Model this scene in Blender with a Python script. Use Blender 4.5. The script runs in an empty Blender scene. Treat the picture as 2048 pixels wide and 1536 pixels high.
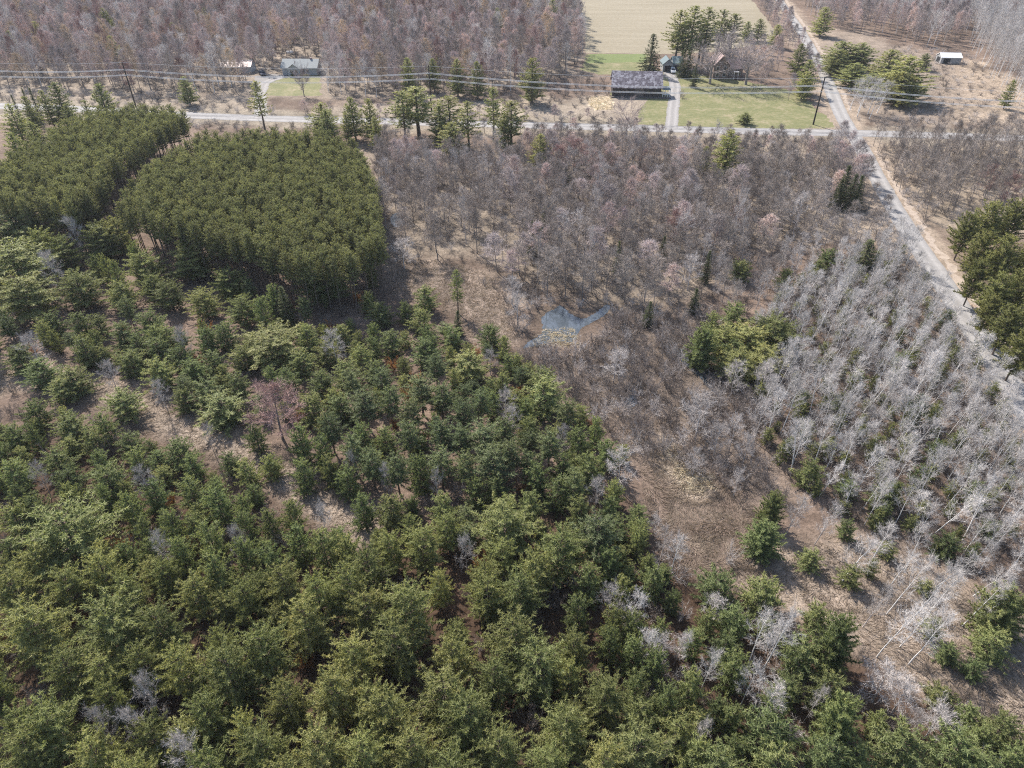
import bpy, math, random
import numpy as np
from mathutils import Matrix, Vector, Euler

# ------------------------------------------------------------------ camera, sky, sun, exposure
SC = bpy.context.scene
COL = SC.collection
H = 68.0                      # drone height in metres
PITCH = math.radians(37.0)    # looking down
F = 1409.0                    # focal length in photo pixels (2048 wide)
SUN_EL = math.radians(42.0)
SHADOW = np.array([0.53, -0.85])            # ground direction in which shadows fall

cam = bpy.data.cameras.new("camera")
cam.sensor_width = 36.0
cam.lens = 36.0 * F / 2048.0
cam.clip_start = 0.5
cam.clip_end = 9000.0
camo = bpy.data.objects.new("camera", cam)
camo.location = (0, 0, H)
camo.rotation_euler = (math.pi / 2 - PITCH, 0, 0)
COL.objects.link(camo)
SC.camera = camo

world = bpy.data.worlds.new("World")
SC.world = world
world.use_nodes = True
wn = world.node_tree.nodes
wl = world.node_tree.links
wn.clear()
sky = wn.new("ShaderNodeTexSky")
sky.sky_type = 'NISHITA'
sky.sun_disc = False
sky.sun_elevation = SUN_EL
sky.sun_rotation = math.atan2(-SHADOW[0], -SHADOW[1])
sky.air_density = 1.0
sky.dust_density = 1.5
bg = wn.new("ShaderNodeBackground")
bg.inputs["Strength"].default_value = 0.135
wo = wn.new("ShaderNodeOutputWorld")
wl.new(sky.outputs[0], bg.inputs[0])
wl.new(bg.outputs[0], wo.inputs[0])

sun = bpy.data.lights.new("sun", 'SUN')
sun.energy = 5.0
sun.angle = math.radians(0.5)
sun.color = (1.0, 0.95, 0.88)
suno = bpy.data.objects.new("sun", sun)
hd = SHADOW / np.linalg.norm(SHADOW)
sd = Vector((hd[0] * math.cos(SUN_EL), hd[1] * math.cos(SUN_EL), -math.sin(SUN_EL)))
suno.rotation_euler = sd.to_track_quat('-Z', 'Y').to_euler()
suno.location = (-60, 200, 150)
COL.objects.link(suno)

SC.view_settings.view_transform = 'Standard'
SC.view_settings.look = 'None'
SC.view_settings.exposure = 0.80
SC.view_settings.gamma = 1.0
SC.render.engine = 'CYCLES'
SC.cycles.max_bounces = 4
SC.cycles.diffuse_bounces = 2
SC.cycles.glossy_bounces = 2
SC.cycles.transmission_bounces = 2
SC.cycles.transparent_max_bounces = 4
SC.cycles.volume_bounces = 0
SC.cycles.use_denoising = False
SC.cycles.pixel_filter_type = 'BLACKMAN_HARRIS'
SC.cycles.filter_width = 1.1
SC.cycles.sample_clamp_indirect = 4.0

RNG = np.random.default_rng(11)
random.seed(5)

# ------------------------------------------------------------------ photo pixel -> place on the ground
def P(px, py, h=0.0):
    X = (px - 1024.0) / F
    Y = -(py - 768.0) / F
    dy = Y * math.sin(PITCH) + math.cos(PITCH)
    dz = Y * math.cos(PITCH) - math.sin(PITCH)
    t = (H - h) / -dz
    return np.array([X * t, dy * t, h])

def scale_at(py, h=0.0):
    return math.cos(PITCH) * (py - 768.0 + F * math.tan(PITCH)) / (H - h)

def project(x, y, z=0.0):
    dz = z - H
    fwd = y * math.cos(PITCH) - dz * math.sin(PITCH)
    up = y * math.sin(PITCH) + dz * math.cos(PITCH)
    return 1024 + F * x / fwd, 768 - F * up / fwd, fwd

def poly(pts, h=0.0):
    return np.array([P(a, b, h)[:2] for a, b in pts])

def inside(p, pts):
    x, y = pts[:, 0], pts[:, 1]
    r = np.zeros(len(pts), bool)
    j = len(p) - 1
    for i in range(len(p)):
        xi, yi = p[i]
        xj, yj = p[j]
        if yi != yj:
            c = ((yi > y) != (yj > y)) & (x < (xj - xi) * (y - yi) / (yj - yi) + xi)
            r ^= c
        j = i
    return r

def dist_edges(p, pts, closed=True):
    d = np.full(len(pts), 1e9)
    n = len(p)
    for i in range(n if closed else n - 1):
        a, b = p[i], p[(i + 1) % n]
        ab = b - a
        t = np.clip(((pts - a) @ ab) / max(ab @ ab, 1e-9), 0, 1)
        d = np.minimum(d, np.linalg.norm(pts - (a + t[:, None] * ab), axis=1))
    return d

def signed(p, pts):
    d = dist_edges(p, pts)
    return np.where(inside(p, pts), d, -d)

# ------------------------------------------------------------------ materials
def mat(name):
    m = bpy.data.materials.new(name)
    m.use_nodes = True
    m.node_tree.nodes.clear()
    return m, m.node_tree.nodes, m.node_tree.links

def plain(name, color, rough=0.8, metallic=0.0, var=0.12, scale=6.0, bump=0.0, spec=0.3):
    m, n, l = mat(name)
    o = n.new("ShaderNodeOutputMaterial")
    b = n.new("ShaderNodeBsdfPrincipled")
    b.inputs["Roughness"].default_value = rough
    b.inputs["Metallic"].default_value = metallic
    b.inputs["Specular IOR Level"].default_value = spec
    tc = n.new("ShaderNodeTexCoord")
    nz = n.new("ShaderNodeTexNoise")
    nz.inputs["Scale"].default_value = scale
    nz.inputs["Detail"].default_value = 4.0
    l.new(tc.outputs["Object"], nz.inputs["Vector"])
    rp = n.new("ShaderNodeValToRGB")
    rp.color_ramp.elements[0].position = 0.3
    rp.color_ramp.elements[1].position = 0.7
    rp.color_ramp.elements[0].color = (*[c * (1 - var) for c in color], 1)
    rp.color_ramp.elements[1].color = (*[min(1, c * (1 + var)) for c in color], 1)
    l.new(nz.outputs[0], rp.inputs[0])
    l.new(rp.outputs[0], b.inputs["Base Color"])
    if bump:
        bp = n.new("ShaderNodeBump")
        bp.inputs["Strength"].default_value = bump
        bp.inputs["Distance"].default_value = 0.05
        l.new(nz.outputs[0], bp.inputs["Height"])
        l.new(bp.outputs[0], b.inputs["Normal"])
    l.new(b.outputs[0], o.inputs[0])
    return m

def toned(name, stops, trans=0.0, rough=0.65, spread=0.45, spec=0.25, bright=0.35, own=False):
    """colour from the per-tuft 'tone' attribute shifted by each plant's own random value"""
    m, n, l = mat(name)
    o = n.new("ShaderNodeOutputMaterial")
    at = n.new("ShaderNodeAttribute")
    at.attribute_name = "tone"
    oi = n.new("ShaderNodeObjectInfo")
    a1 = n.new("ShaderNodeMath"); a1.operation = 'MULTIPLY_ADD'
    a1.inputs[1].default_value = spread
    a1.inputs[2].default_value = 0.0
    if own:      # each tree's own tint, kept in its object colour
        so = n.new("ShaderNodeSeparateColor")
        l.new(oi.outputs["Color"], so.inputs[0])
        l.new(so.outputs[0], a1.inputs[0])
    else:
        l.new(oi.outputs["Random"], a1.inputs[0])
    a2 = n.new("ShaderNodeMath"); a2.operation = 'MULTIPLY_ADD'
    a2.inputs[1].default_value = 1.0 - spread
    l.new(at.outputs["Fac"], a2.inputs[0])
    l.new(a1.outputs[0], a2.inputs[2])
    rp = n.new("ShaderNodeValToRGB")
    els = rp.color_ramp.elements
    els[0].position, els[0].color = stops[0][0], (*stops[0][1], 1)
    els[1].position, els[1].color = stops[-1][0], (*stops[-1][1], 1)
    for p, c in stops[1:-1]:
        e = els.new(p)
        e.color = (*c, 1)
    l.new(a2.outputs[0], rp.inputs[0])
    # a second per-plant variation: overall value
    m1 = n.new("ShaderNodeMath"); m1.operation = 'MULTIPLY'
    m1.inputs[1].default_value = 7.31
    l.new(oi.outputs["Random"], m1.inputs[0])
    m2 = n.new("ShaderNodeMath"); m2.operation = 'FRACT'
    l.new(m1.outputs[0], m2.inputs[0])
    m3 = n.new("ShaderNodeMath"); m3.operation = 'MULTIPLY_ADD'
    m3.inputs[1].default_value = bright
    m3.inputs[2].default_value = 1.0 - bright / 2
    l.new(m2.outputs[0], m3.inputs[0])
    hs = n.new("ShaderNodeHueSaturation")
    l.new(m3.outputs[0], hs.inputs["Value"])
    l.new(rp.outputs[0], hs.inputs["Color"])
    b = n.new("ShaderNodeBsdfPrincipled")
    b.inputs["Roughness"].default_value = rough
    b.inputs["Specular IOR Level"].default_value = spec
    l.new(hs.outputs[0], b.inputs["Base Color"])
    if trans > 0:
        t = n.new("ShaderNodeBsdfTranslucent")
        br = n.new("ShaderNodeVectorMath"); br.operation = 'MULTIPLY'
        br.inputs[1].default_value = (1.35, 1.35, 0.9)
        l.new(hs.outputs[0], br.inputs[0])
        l.new(br.outputs[0], t.inputs["Color"])
        mx = n.new("ShaderNodeMixShader")
        mx.inputs[0].default_value = trans
        l.new(b.outputs[0], mx.inputs[1])
        l.new(t.outputs[0], mx.inputs[2])
        l.new(mx.outputs[0], o.inputs[0])
    else:
        l.new(b.outputs[0], o.inputs[0])
    return m

M = {}
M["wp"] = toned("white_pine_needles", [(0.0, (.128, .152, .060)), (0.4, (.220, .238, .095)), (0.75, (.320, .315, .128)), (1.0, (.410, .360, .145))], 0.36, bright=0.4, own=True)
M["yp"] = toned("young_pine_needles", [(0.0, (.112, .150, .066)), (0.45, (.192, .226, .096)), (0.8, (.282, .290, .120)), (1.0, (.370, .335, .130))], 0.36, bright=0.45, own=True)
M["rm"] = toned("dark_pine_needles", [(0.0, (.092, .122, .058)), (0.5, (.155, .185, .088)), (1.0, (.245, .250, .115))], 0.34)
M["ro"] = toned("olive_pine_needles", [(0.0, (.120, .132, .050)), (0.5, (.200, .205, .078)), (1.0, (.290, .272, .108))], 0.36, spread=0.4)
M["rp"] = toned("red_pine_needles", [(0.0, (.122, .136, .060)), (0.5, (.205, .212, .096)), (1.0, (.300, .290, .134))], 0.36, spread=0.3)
M["sp"] = toned("spruce_needles", [(0.0, (.050, .068, .032)), (0.6, (.095, .112, .050)), (1.0, (.150, .150, .066))], 0.3)
M["bark"] = toned("pine_bark", [(0.0, (.085, .065, .052)), (1.0, (.170, .132, .106))], 0, 0.9)
M["aspen"] = toned("aspen_bark", [(0.0, (.60, .57, .54)), (1.0, (.82, .80, .77))], 0, 0.8, 0.35, bright=0.2)
M["aspen_twig"] = toned("aspen_twigs", [(0.0, (.36, .33, .31)), (0.5, (.49, .455, .43)), (1.0, (.63, .595, .57))], 0, 0.8, 0.4)
M["hw"] = toned("grey_bark", [(0.0, (.16, .135, .12)), (0.6, (.25, .22, .20)), (1.0, (.36, .32, .30))], 0, 0.9, 0.5, bright=0.4)
M["swt"] = toned("grey_twigs", [(0.0, (.22, .180, .155)), (0.6, (.34, .29, .255)), (1.0, (.46, .405, .37))], 0, 0.9, 0.5, bright=0.5)
M["tan"] = toned("tan_bud_twigs", [(0.0, (.42, .32, .23)), (1.0, (.60, .47, .34))], 0, 0.9, 0.5)
M["hwt"] = toned("budding_twigs", [(0.0, (.34, .295, .275)), (0.45, (.45, .38, .36)), (0.75, (.52, .40, .37)), (1.0, (.60, .46, .36))], 0, 0.9, 0.75, bright=0.5)
M["pale"] = toned("pale_twigs", [(0.0, (.34, .305, .285)), (1.0, (.56, .51, .48))], 0, 0.9, 0.5)
M["red"] = toned("red_bud_twigs", [(0.0, (.26, .165, .148)), (1.0, (.39, .255, .225))], 0, 0.9, 0.3)
M["brush"] = toned("brush_twigs", [(0.0, (.15, .125, .108)), (0.5, (.25, .21, .185)), (1.0, (.36, .31, .28))], 0, 0.9, 0.6, bright=0.5)
M["leafbrown"] = toned("withered_leaves", [(0.0, (.20, .095, .045)), (1.0, (.34, .175, .085))], 0.3, 0.8, 0.4)
M["straw"] = toned("dead_grass_blades", [(0.0, (.155, .115, .088)), (0.5, (.265, .207, .160)), (1.0, (.38, .31, .24))], 0.15, 0.9, 0.0, bright=0.0)
M["bright_straw"] = toned("pale_straw_blades", [(0.0, (.46, .38, .27)), (1.0, (.70, .61, .47))], 0.15, 0.9, 0.0, bright=0.0)

# ------------------------------------------------------------------ mesh builders
def mesh_from(name, V, T, tone=None, mats=(), matidx=None, smooth=False):
    """V (n,3), T (m,3 or 4) numpy -> mesh"""
    V = np.asarray(V, np.float32)
    T = np.asarray(T, np.int32)
    me = bpy.data.meshes.new(name)
    k = T.shape[1]
    me.vertices.add(len(V))
    me.vertices.foreach_set("co", V.ravel())
    me.loops.add(T.size)
    me.loops.foreach_set("vertex_index", T.ravel())
    me.polygons.add(len(T))
    me.polygons.foreach_set("loop_start", np.arange(0, T.size, k, dtype=np.int32))
    if matidx is not None:
        me.polygons.foreach_set("material_index", np.asarray(matidx, np.int32))
    if smooth:
        me.polygons.foreach_set("use_smooth", np.ones(len(T), bool))
    if tone is not None:
        a = me.attributes.new("tone", 'FLOAT', 'POINT')
        a.data.foreach_set("value", np.asarray(tone, np.float32))
    for m in mats:
        me.materials.append(m)
    me.update(calc_edges=True)
    return me

class Soup:
    """collects triangles"""
    def __init__(s):
        s.V, s.T, s.C, s.n = [], [], [], 0
    def add(s, V, T, tone):
        V = np.asarray(V, float).reshape(-1, 3)
        s.V.append(V)
        s.T.append(np.asarray(T, int).reshape(-1, 3) + s.n)
        s.C.append(np.broadcast_to(np.asarray(tone, float), (len(V),)))
        s.n += len(V)
    def tube(s, pts, rad, sides=4, tone=0.5):
        pts = np.asarray(pts, float)
        n = len(pts)
        d = np.gradient(pts, axis=0)
        d /= np.linalg.norm(d, axis=1)[:, None] + 1e-9
        ref = np.array([1.0, 0, 0]) if abs(d[0][2]) > 0.7 else np.array([0, 0, 1.0])
        u = np.cross(d, ref)
        u /= np.linalg.norm(u, axis=1)[:, None] + 1e-9
        v = np.cross(d, u)
        a = np.arange(sides) * 2 * math.pi / sides
        r = np.asarray(rad, float)[:, None, None]
        V = pts[:, None] + r * (np.cos(a)[None, :, None] * u[:, None] + np.sin(a)[None, :, None] * v[:, None])
        T = []
        for i in range(n - 1):
            for k in range(sides):
                k2 = (k + 1) % sides
                A, B, C_, D = i * sides + k, i * sides + k2, (i + 1) * sides + k2, (i + 1) * sides + k
                T += [(A, B, C_), (A, C_, D)]
        s.add(V.reshape(-1, 3), T, tone)
    def blades(s, base, dirs, length, width, tone, rng, face=None, rough=0.5):
        """one thin triangle for each base/direction"""
        base = np.asarray(base, float)
        n = len(base)
        q = rng.normal(size=(n, 3))
        if face is not None:
            q = face + q * rough
        side = np.cross(dirs, q)
        side /= np.linalg.norm(side, axis=1)[:, None] + 1e-9
        w = (np.broadcast_to(np.asarray(width, float), (n,)) / 2)[:, None]
        L = np.broadcast_to(np.asarray(length, float), (n,))[:, None]
        V = np.stack([base - side * w, base + side * w, base + dirs * L], 1).reshape(-1, 3)
        T = np.arange(n * 3).reshape(-1, 3)
        s.add(V, T, np.repeat(np.broadcast_to(np.asarray(tone, float), (n,)), 3))
    def get(s):
        return np.concatenate(s.V), np.concatenate(s.T), np.concatenate(s.C)
    def mesh(s, name, m):
        V, T, C = s.get()
        return mesh_from(name, V, T, C, [m])

def unit(v):
    return v / (np.linalg.norm(v, axis=-1, keepdims=True) + 1e-9)

def pine(rng, h, r, zb, dz, nb, tuft, per, prof, spread=0.27, elev=(-0.1, 0.9), trunk_r=0.16, lean=0.02, gap=0.0, wdt=0.27, tipz=0.16):
    """pine: trunk with whorled limbs (one mesh), tufts of needles along them (the crown)"""
    tr, cr = Soup(), Soup()
    zz = np.linspace(0, h * 0.97, 7)
    wob = np.cumsum(rng.normal(0, lean * h / 7, (7, 2)), 0)
    wob -= wob[0]
    tp = np.column_stack([wob, zz])
    tr.tube(tp, trunk_r * (1 - zz / h * 0.88), 6, 0.45)
    B, D, TO = [], [], []
    z = zb * h
    while z < h * 0.99:
        t = (z - zb * h) / (h - zb * h)
        n = max(3, int(round(nb * (1 - 0.35 * t) + rng.normal(0, 0.6))))
        a0 = rng.uniform(0, 6.283)
        ax = np.array([np.interp(z, zz, tp[:, 0]), np.interp(z, zz, tp[:, 1]), z])
        for k in range(n):
            if rng.random() < gap:
                continue
            a = a0 + k * 6.283 / n + rng.normal(0, 0.25)
            L = r * prof(t) * rng.uniform(0.72, 1.14)
            if L < 0.25:
                L = 0.25
            e = elev[0] + (elev[1] - elev[0]) * t ** 1.3 + rng.normal(0, 0.12)
            d = np.array([math.cos(a) * math.cos(e), math.sin(a) * math.cos(e), math.sin(e)])
            s0 = np.linspace(0, 1, 4)
            curve = ax + d * L * s0[:, None] + np.array([0, 0, 1.0]) * (tipz * L * s0 ** 2)[:, None]
            tr.tube(curve, (0.045 + 0.012 * L) * (1 - 0.8 * s0) * (0.5 + 0.5 * (1 - t)), 3, 0.25 + 0.3 * rng.random())
            ns = max(2, int(L / (tuft * 0.72)))
            ss = np.linspace(0.34 if L > 1 else 0.2, 1.0, ns)
            perp = np.array([-math.sin(a), math.cos(a), 0])
            btone = rng.random()
            for s in ss:
                c = ax + d * L * s + np.array([0, 0, tipz * L * s * s])
                w = spread * L * (1.08 - s)
                m = 1 + 2 * int(w / (tuft * 0.8))
                for q in np.linspace(-w, w, m) if m > 1 else (0.0,):
                    B.append(c + perp * q + d * (-0.35 * abs(q)) + rng.normal(0, tuft * 0.16, 3))
                    D.append(unit(d * 0.8 + perp * (q / (w + 1e-6)) * 0.5 * (m > 1) + np.array([0, 0, 0.55])))
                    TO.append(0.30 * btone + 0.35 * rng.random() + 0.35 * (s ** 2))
        z += dz * rng.uniform(0.8, 1.2) * (1 - 0.4 * t)
    # leader
    for s in np.linspace(0.93, 1.0, 4):
        B.append(np.array([tp[-1, 0], tp[-1, 1], h * s])); D.append(np.array([0, 0, 1.0])); TO.append(0.7)
    B, D, TO = np.array(B), np.array(D), np.array(TO)
    n = len(B)
    Bb = np.repeat(B, per, 0)
    dirs = unit(np.repeat(D, per, 0) * 0.50 + rng.normal(0, 0.66, (n * per, 3)) + np.array([0, 0, 0.12]))
    L = tuft * rng.uniform(0.7, 1.3, n * per)
    cr.blades(Bb - dirs * (L * 0.25)[:, None], dirs, L * 1.25, tuft * wdt * rng.uniform(0.7, 1.4, n * per), np.repeat(TO, per) + rng.normal(0, 0.05, n * per), rng,
              face=np.repeat(unit(np.column_stack([B[:, :2] / (np.linalg.norm(B[:, :2], axis=1)[:, None] + 0.3) * 0.75, np.full(n, 0.8)])), per, 0), rough=0.45)
    return tr, cr

def bare(rng, h, r, zb, n1, n2, n3, e1, e2, tw=(0.5, 1.0), trunk_r=0.14, twig_w=0.035, fork=0, prof=None, lean=0.03, droop=0.0, tonej=0.5, arch=0.0):
    """leafless tree: trunk mesh, and a crown of branches and fine twigs"""
    tr, cr = Soup(), Soup()
    zz = np.linspace(0, h * 0.98, 7)
    wob = np.cumsum(rng.normal(0, lean * h / 7, (7, 2)), 0); wob -= wob[0]
    tp = np.column_stack([wob, zz])
    top = 0.35 if fork else 1.0
    tr.tube(tp if not fork else tp[:4], trunk_r * (1 - (zz if not fork else zz[:4]) / h * 0.9), 6, 0.55)
    S, E, R_ = [], [], []
    def limb(p0, d, L, rad, sides=3):
        s = np.linspace(0, 1, 4)
        bend = rng.normal(0, 0.10, 3) + np.array([0, 0, arch])
        c = p0 + d * (L * s)[:, None] + bend * (L * s ** 2)[:, None]
        cr.tube(c, rad * (1 - 0.75 * s), sides, 0.35 + 0.3 * rng.random())
        return c
    if prof is None:
        prof = lambda t: (1 - t) ** 0.6 * min(1, 0.5 + 2 * t)
    limbs = []
    for i in range(n1):
        t = (i + rng.uniform(0, 1)) / n1
        z = (zb + (0.97 - zb) * t) * h
        if fork:
            z = h * rng.uniform(0.22, 0.48)
        a = i * 2.4 + rng.normal(0, 0.4)
        e = e1[0] + (e1[1] - e1[0]) * t + rng.normal(0, 0.1)
        L = r * prof(t) * rng.uniform(0.8, 1.15) / max(0.45, math.cos(e))
        if fork:
            L = min(L, (h - z) / max(0.3, math.sin(e)) )
        ax = np.array([np.interp(z, zz, tp[:, 0]), np.interp(z, zz, tp[:, 1]), z])
        d = np.array([math.cos(a) * math.cos(e), math.sin(a) * math.cos(e), math.sin(e)])
        c = limb(ax, d, L, trunk_r * (0.42 if fork else 0.30) * (1 - 0.6 * t), 4)
        limbs.append((c, d, L))
    limbs.append((tp[3:] if not fork else tp[2:4], np.array([0, 0, 1.0]), h * 0.3))
    TB, TD, TL = [], [], []
    for c, d, L in limbs:
        for j in range(n2):
            s = rng.uniform(0.25, 1.0)
            x = s * (len(c) - 1)
            i0 = min(int(x), len(c) - 2)
            p = c[i0] + (c[i0 + 1] - c[i0]) * (x - i0)
            dd = unit(d * 0.75 + rng.normal(0, e2, 3) + np.array([0, 0, 0.15 - droop]))
            l2 = max(0.45, L * rng.uniform(0.28, 0.5) * (1.15 - 0.5 * s))
            c2 = limb(p, dd, l2, max(0.014, trunk_r * 0.10), 3)
            for k in range(n3):
                s3 = rng.uniform(0.15, 1.0)
                x3 = s3 * 3
                i3 = min(int(x3), 2)
                TB.append(c2[i3] + (c2[i3 + 1] - c2[i3]) * (x3 - i3))
                TD.append(unit(dd * 0.9 + rng.normal(0, 0.55, 3) + np.array([0, 0, 0.12 - droop])))
    TB, TD = np.array(TB), np.array(TD)
    n = len(TB)
    TL = rng.uniform(tw[0], tw[1], n)
    tt = rng.random(n)
    cr.blades(TB, TD, TL, twig_w * rng.uniform(0.7, 1.3, n), tt, rng)
    # finest twigs off those
    q = np.repeat(np.arange(n), 2)
    b2 = TB[q] + TD[q] * (TL[q] * rng.uniform(0.3, 0.9, len(q)))[:, None]
    d2 = unit(TD[q] + rng.normal(0, 0.6, (len(q), 3)))
    cr.blades(b2, d2, TL[q] * 0.55, twig_w * 0.7, tt[q], rng)
    return tr, cr

def shrub(rng, h, r, n1=16, n3=14, twig_w=0.03):
    cr = Soup()
    TB, TD = [], []
    for i in range(n1):
        a = rng.uniform(0, 6.283); e = rng.uniform(0.6, 1.35)
        d = np.array([math.cos(a) * math.cos(e), math.sin(a) * math.cos(e), math.sin(e)])
        p0 = np.array([*rng.normal(0, r * 0.22, 2), 0])
        L = h * rng.uniform(0.7, 1.05)
        s = np.linspace(0, 1, 4)
        c = p0 + d * (L * s)[:, None] + (rng.normal(0, 0.12, 3) * L) * (s ** 2)[:, None]
        c[:, 2] = np.abs(c[:, 2])
        cr.tube(c, 0.035 * (1 - 0.7 * s), 3, 0.4)
        for k in range(n3):
            s3 = rng.uniform(0.25, 1.0); x = s3 * 3; i0 = min(int(x), 2)
            TB.append(c[i0] + (c[i0 + 1] - c[i0]) * (x - i0))
            TD.append(unit(d + rng.normal(0, 0.6, 3)))
    TB, TD = np.array(TB), np.array(TD)
    n = len(TB)
    TL = rng.uniform(0.45, 0.95, n) * h * 0.33
    tt = rng.random(n)
    cr.blades(TB, TD, TL, twig_w * 1.2, tt, rng)
    q = np.repeat(np.arange(n), 3)
    b2 = TB[q] + TD[q] * (TL[q] * rng.uniform(0.2, 0.95, len(q)))[:, None]
    d2 = unit(TD[q] + rng.normal(0, 0.6, (len(q), 3)))
    cr.blades(b2, d2, TL[q] * 0.6, twig_w * 0.8, tt[q], rng)
    return cr

# ------------------------------------------------------------------ tree prototypes (shared mesh data)
PROTO = {}   # key -> dict(h, r, list of (trunk mesh, crown mesh))
def proto_pine(key, count, h, r, leafmat, seed, **kw):
    L = []
    for i in range(count):
        g = np.random.default_rng(seed + i)
        tr, cr = pine(g, h, r, **kw)
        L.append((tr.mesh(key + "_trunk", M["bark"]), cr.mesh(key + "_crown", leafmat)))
    PROTO[key] = dict(h=h, r=r, L=L)

def proto_bare(key, count, h, r, barkmat, twigmat, seed, **kw):
    L = []
    for i in range(count):
        g = np.random.default_rng(seed + i)
        tr, cr = bare(g, h, r, **kw)
        L.append((tr.mesh(key + "_trunk", barkmat), cr.mesh(key + "_crown", twigmat)))
    PROTO[key] = dict(h=h, r=r, L=L)

dome = lambda a, b, lo: (lambda t: (1 - t ** a) ** b * min(1.0, lo + 1.4 * t) + 0.08)
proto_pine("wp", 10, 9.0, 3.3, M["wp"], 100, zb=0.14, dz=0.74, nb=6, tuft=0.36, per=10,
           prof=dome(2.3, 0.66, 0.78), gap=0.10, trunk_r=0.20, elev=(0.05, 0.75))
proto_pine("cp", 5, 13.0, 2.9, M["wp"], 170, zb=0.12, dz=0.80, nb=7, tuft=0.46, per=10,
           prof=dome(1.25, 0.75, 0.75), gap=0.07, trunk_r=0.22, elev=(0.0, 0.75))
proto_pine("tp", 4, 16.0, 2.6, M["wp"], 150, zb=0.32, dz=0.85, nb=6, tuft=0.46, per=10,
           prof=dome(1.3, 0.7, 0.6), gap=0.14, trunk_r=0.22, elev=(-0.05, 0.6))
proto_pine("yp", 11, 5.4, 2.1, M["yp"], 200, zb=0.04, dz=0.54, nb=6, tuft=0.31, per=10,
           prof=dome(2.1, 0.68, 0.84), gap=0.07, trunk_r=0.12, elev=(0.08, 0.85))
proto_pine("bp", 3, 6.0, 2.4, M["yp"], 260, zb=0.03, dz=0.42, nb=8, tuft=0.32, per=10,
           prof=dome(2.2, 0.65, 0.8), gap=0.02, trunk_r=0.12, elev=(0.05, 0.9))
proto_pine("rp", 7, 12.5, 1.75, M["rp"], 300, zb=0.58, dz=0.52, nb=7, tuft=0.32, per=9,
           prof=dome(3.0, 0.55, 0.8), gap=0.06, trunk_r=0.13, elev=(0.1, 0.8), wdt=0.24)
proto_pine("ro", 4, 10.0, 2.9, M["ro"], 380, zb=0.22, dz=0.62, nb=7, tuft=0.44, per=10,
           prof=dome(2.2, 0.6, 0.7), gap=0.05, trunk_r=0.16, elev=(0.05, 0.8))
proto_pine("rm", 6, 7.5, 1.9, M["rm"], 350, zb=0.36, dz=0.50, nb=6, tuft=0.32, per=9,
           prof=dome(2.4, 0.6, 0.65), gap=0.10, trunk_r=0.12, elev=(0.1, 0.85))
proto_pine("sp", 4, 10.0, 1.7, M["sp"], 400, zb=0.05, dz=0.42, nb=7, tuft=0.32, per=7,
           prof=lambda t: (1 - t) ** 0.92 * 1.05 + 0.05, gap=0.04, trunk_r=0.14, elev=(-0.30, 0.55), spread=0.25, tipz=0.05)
proto_bare("as", 8, 10.0, 1.75, M["aspen"], M["aspen_twig"], 500, zb=0.32, n1=20, n2=6, n3=6, e1=(0.65, 1.25), e2=0.26, tw=(0.45, 1.0),
           trunk_r=0.085, twig_w=0.025, lean=0.03, prof=lambda t: (1 - t) ** 0.45 * min(1, 0.55 + 1.4 * t), arch=0.12)
proto_bare("hw", 8, 12.0, 2.7, M["hw"], M["hwt"], 550, zb=0.30, n1=22, n2=7, n3=8, e1=(0.4, 1.2), e2=0.45, tw=(0.6, 1.3), trunk_r=0.13, twig_w=0.055)
proto_bare("sw", 8, 9.5, 2.6, M["hw"], M["swt"], 600, zb=0.28, n1=19, n2=7, n3=7, e1=(0.3, 1.15), e2=0.50, tw=(0.5, 1.1), trunk_r=0.12, twig_w=0.042, lean=0.05)
proto_bare("pl", 4, 7.0, 2.3, M["pale"], M["pale"], 650, zb=0.22, n1=18, n2=6, n3=8, e1=(0.4, 1.15), e2=0.45, tw=(0.4, 0.85), trunk_r=0.10, twig_w=0.028, arch=0.1)
proto_bare("bd", 3, 13.0, 5.2, M["hw"], M["hwt"], 700, zb=0.3, n1=15, n2=12, n3=12, e1=(0.45, 1.25), e2=0.48, tw=(0.6, 1.3), trunk_r=0.30, twig_w=0.05, fork=1, prof=lambda t: 1.0)
proto_bare("fp", 3, 12.0, 2.9, M["hw"], M["tan"], 760, zb=0.30, n1=22, n2=7, n3=8, e1=(0.4, 1.2), e2=0.45, tw=(0.6, 1.3), trunk_r=0.13, twig_w=0.06)
proto_bare("rd", 3, 9.0, 3.2, M["hw"], M["red"], 730, zb=0.22, n1=20, n2=9, n3=10, e1=(0.25, 1.15), e2=0.45, tw=(0.5, 1.0), trunk_r=0.16, twig_w=0.045)
PROTO["sh"] = dict(h=2.5, r=1.6, L=[(None, shrub(np.random.default_rng(800 + i), 2.5, 1.6).mesh("shrub_twigs", M["brush"])) for i in range(6)])
PROTO["ps"] = dict(h=2.8, r=1.6, L=[(None, shrub(np.random.default_rng(830 + i), 2.8, 1.5).mesh("pale_shrub_twigs", M["pale"])) for i in range(3)])
PROTO["lb"] = dict(h=2.5, r=1.5, L=[(None, shrub(np.random.default_rng(850 + i), 2.4, 1.4, 18, 16, 0.07).mesh("brown_shrub_twigs", M["leafbrown"])) for i in range(2)])

# ------------------------------------------------------------------ tagging
def tag(o, label=None, cat=None, group=None, kind=None):
    if label: o["label"] = label
    if cat: o["category"] = cat
    if group: o["group"] = group
    if kind: o["kind"] = kind
    return o

def link(name, me, parent=None):
    o = bpy.data.objects.new(name, me)
    COL.objects.link(o)
    if parent is not None:
        o.parent = parent
    return o

def empty(name, loc, rz=0.0):
    e = bpy.data.objects.new(name, None)
    e.empty_display_size = 0.5
    e.location = loc
    e.rotation_euler = (0, 0, rz)
    COL.objects.link(e)
    return e

# ------------------------------------------------------------------ the land: zones as outlines on the ground
def road_line(pts):
    return np.array([P(a, b)[:2] for a, b in pts])

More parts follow.
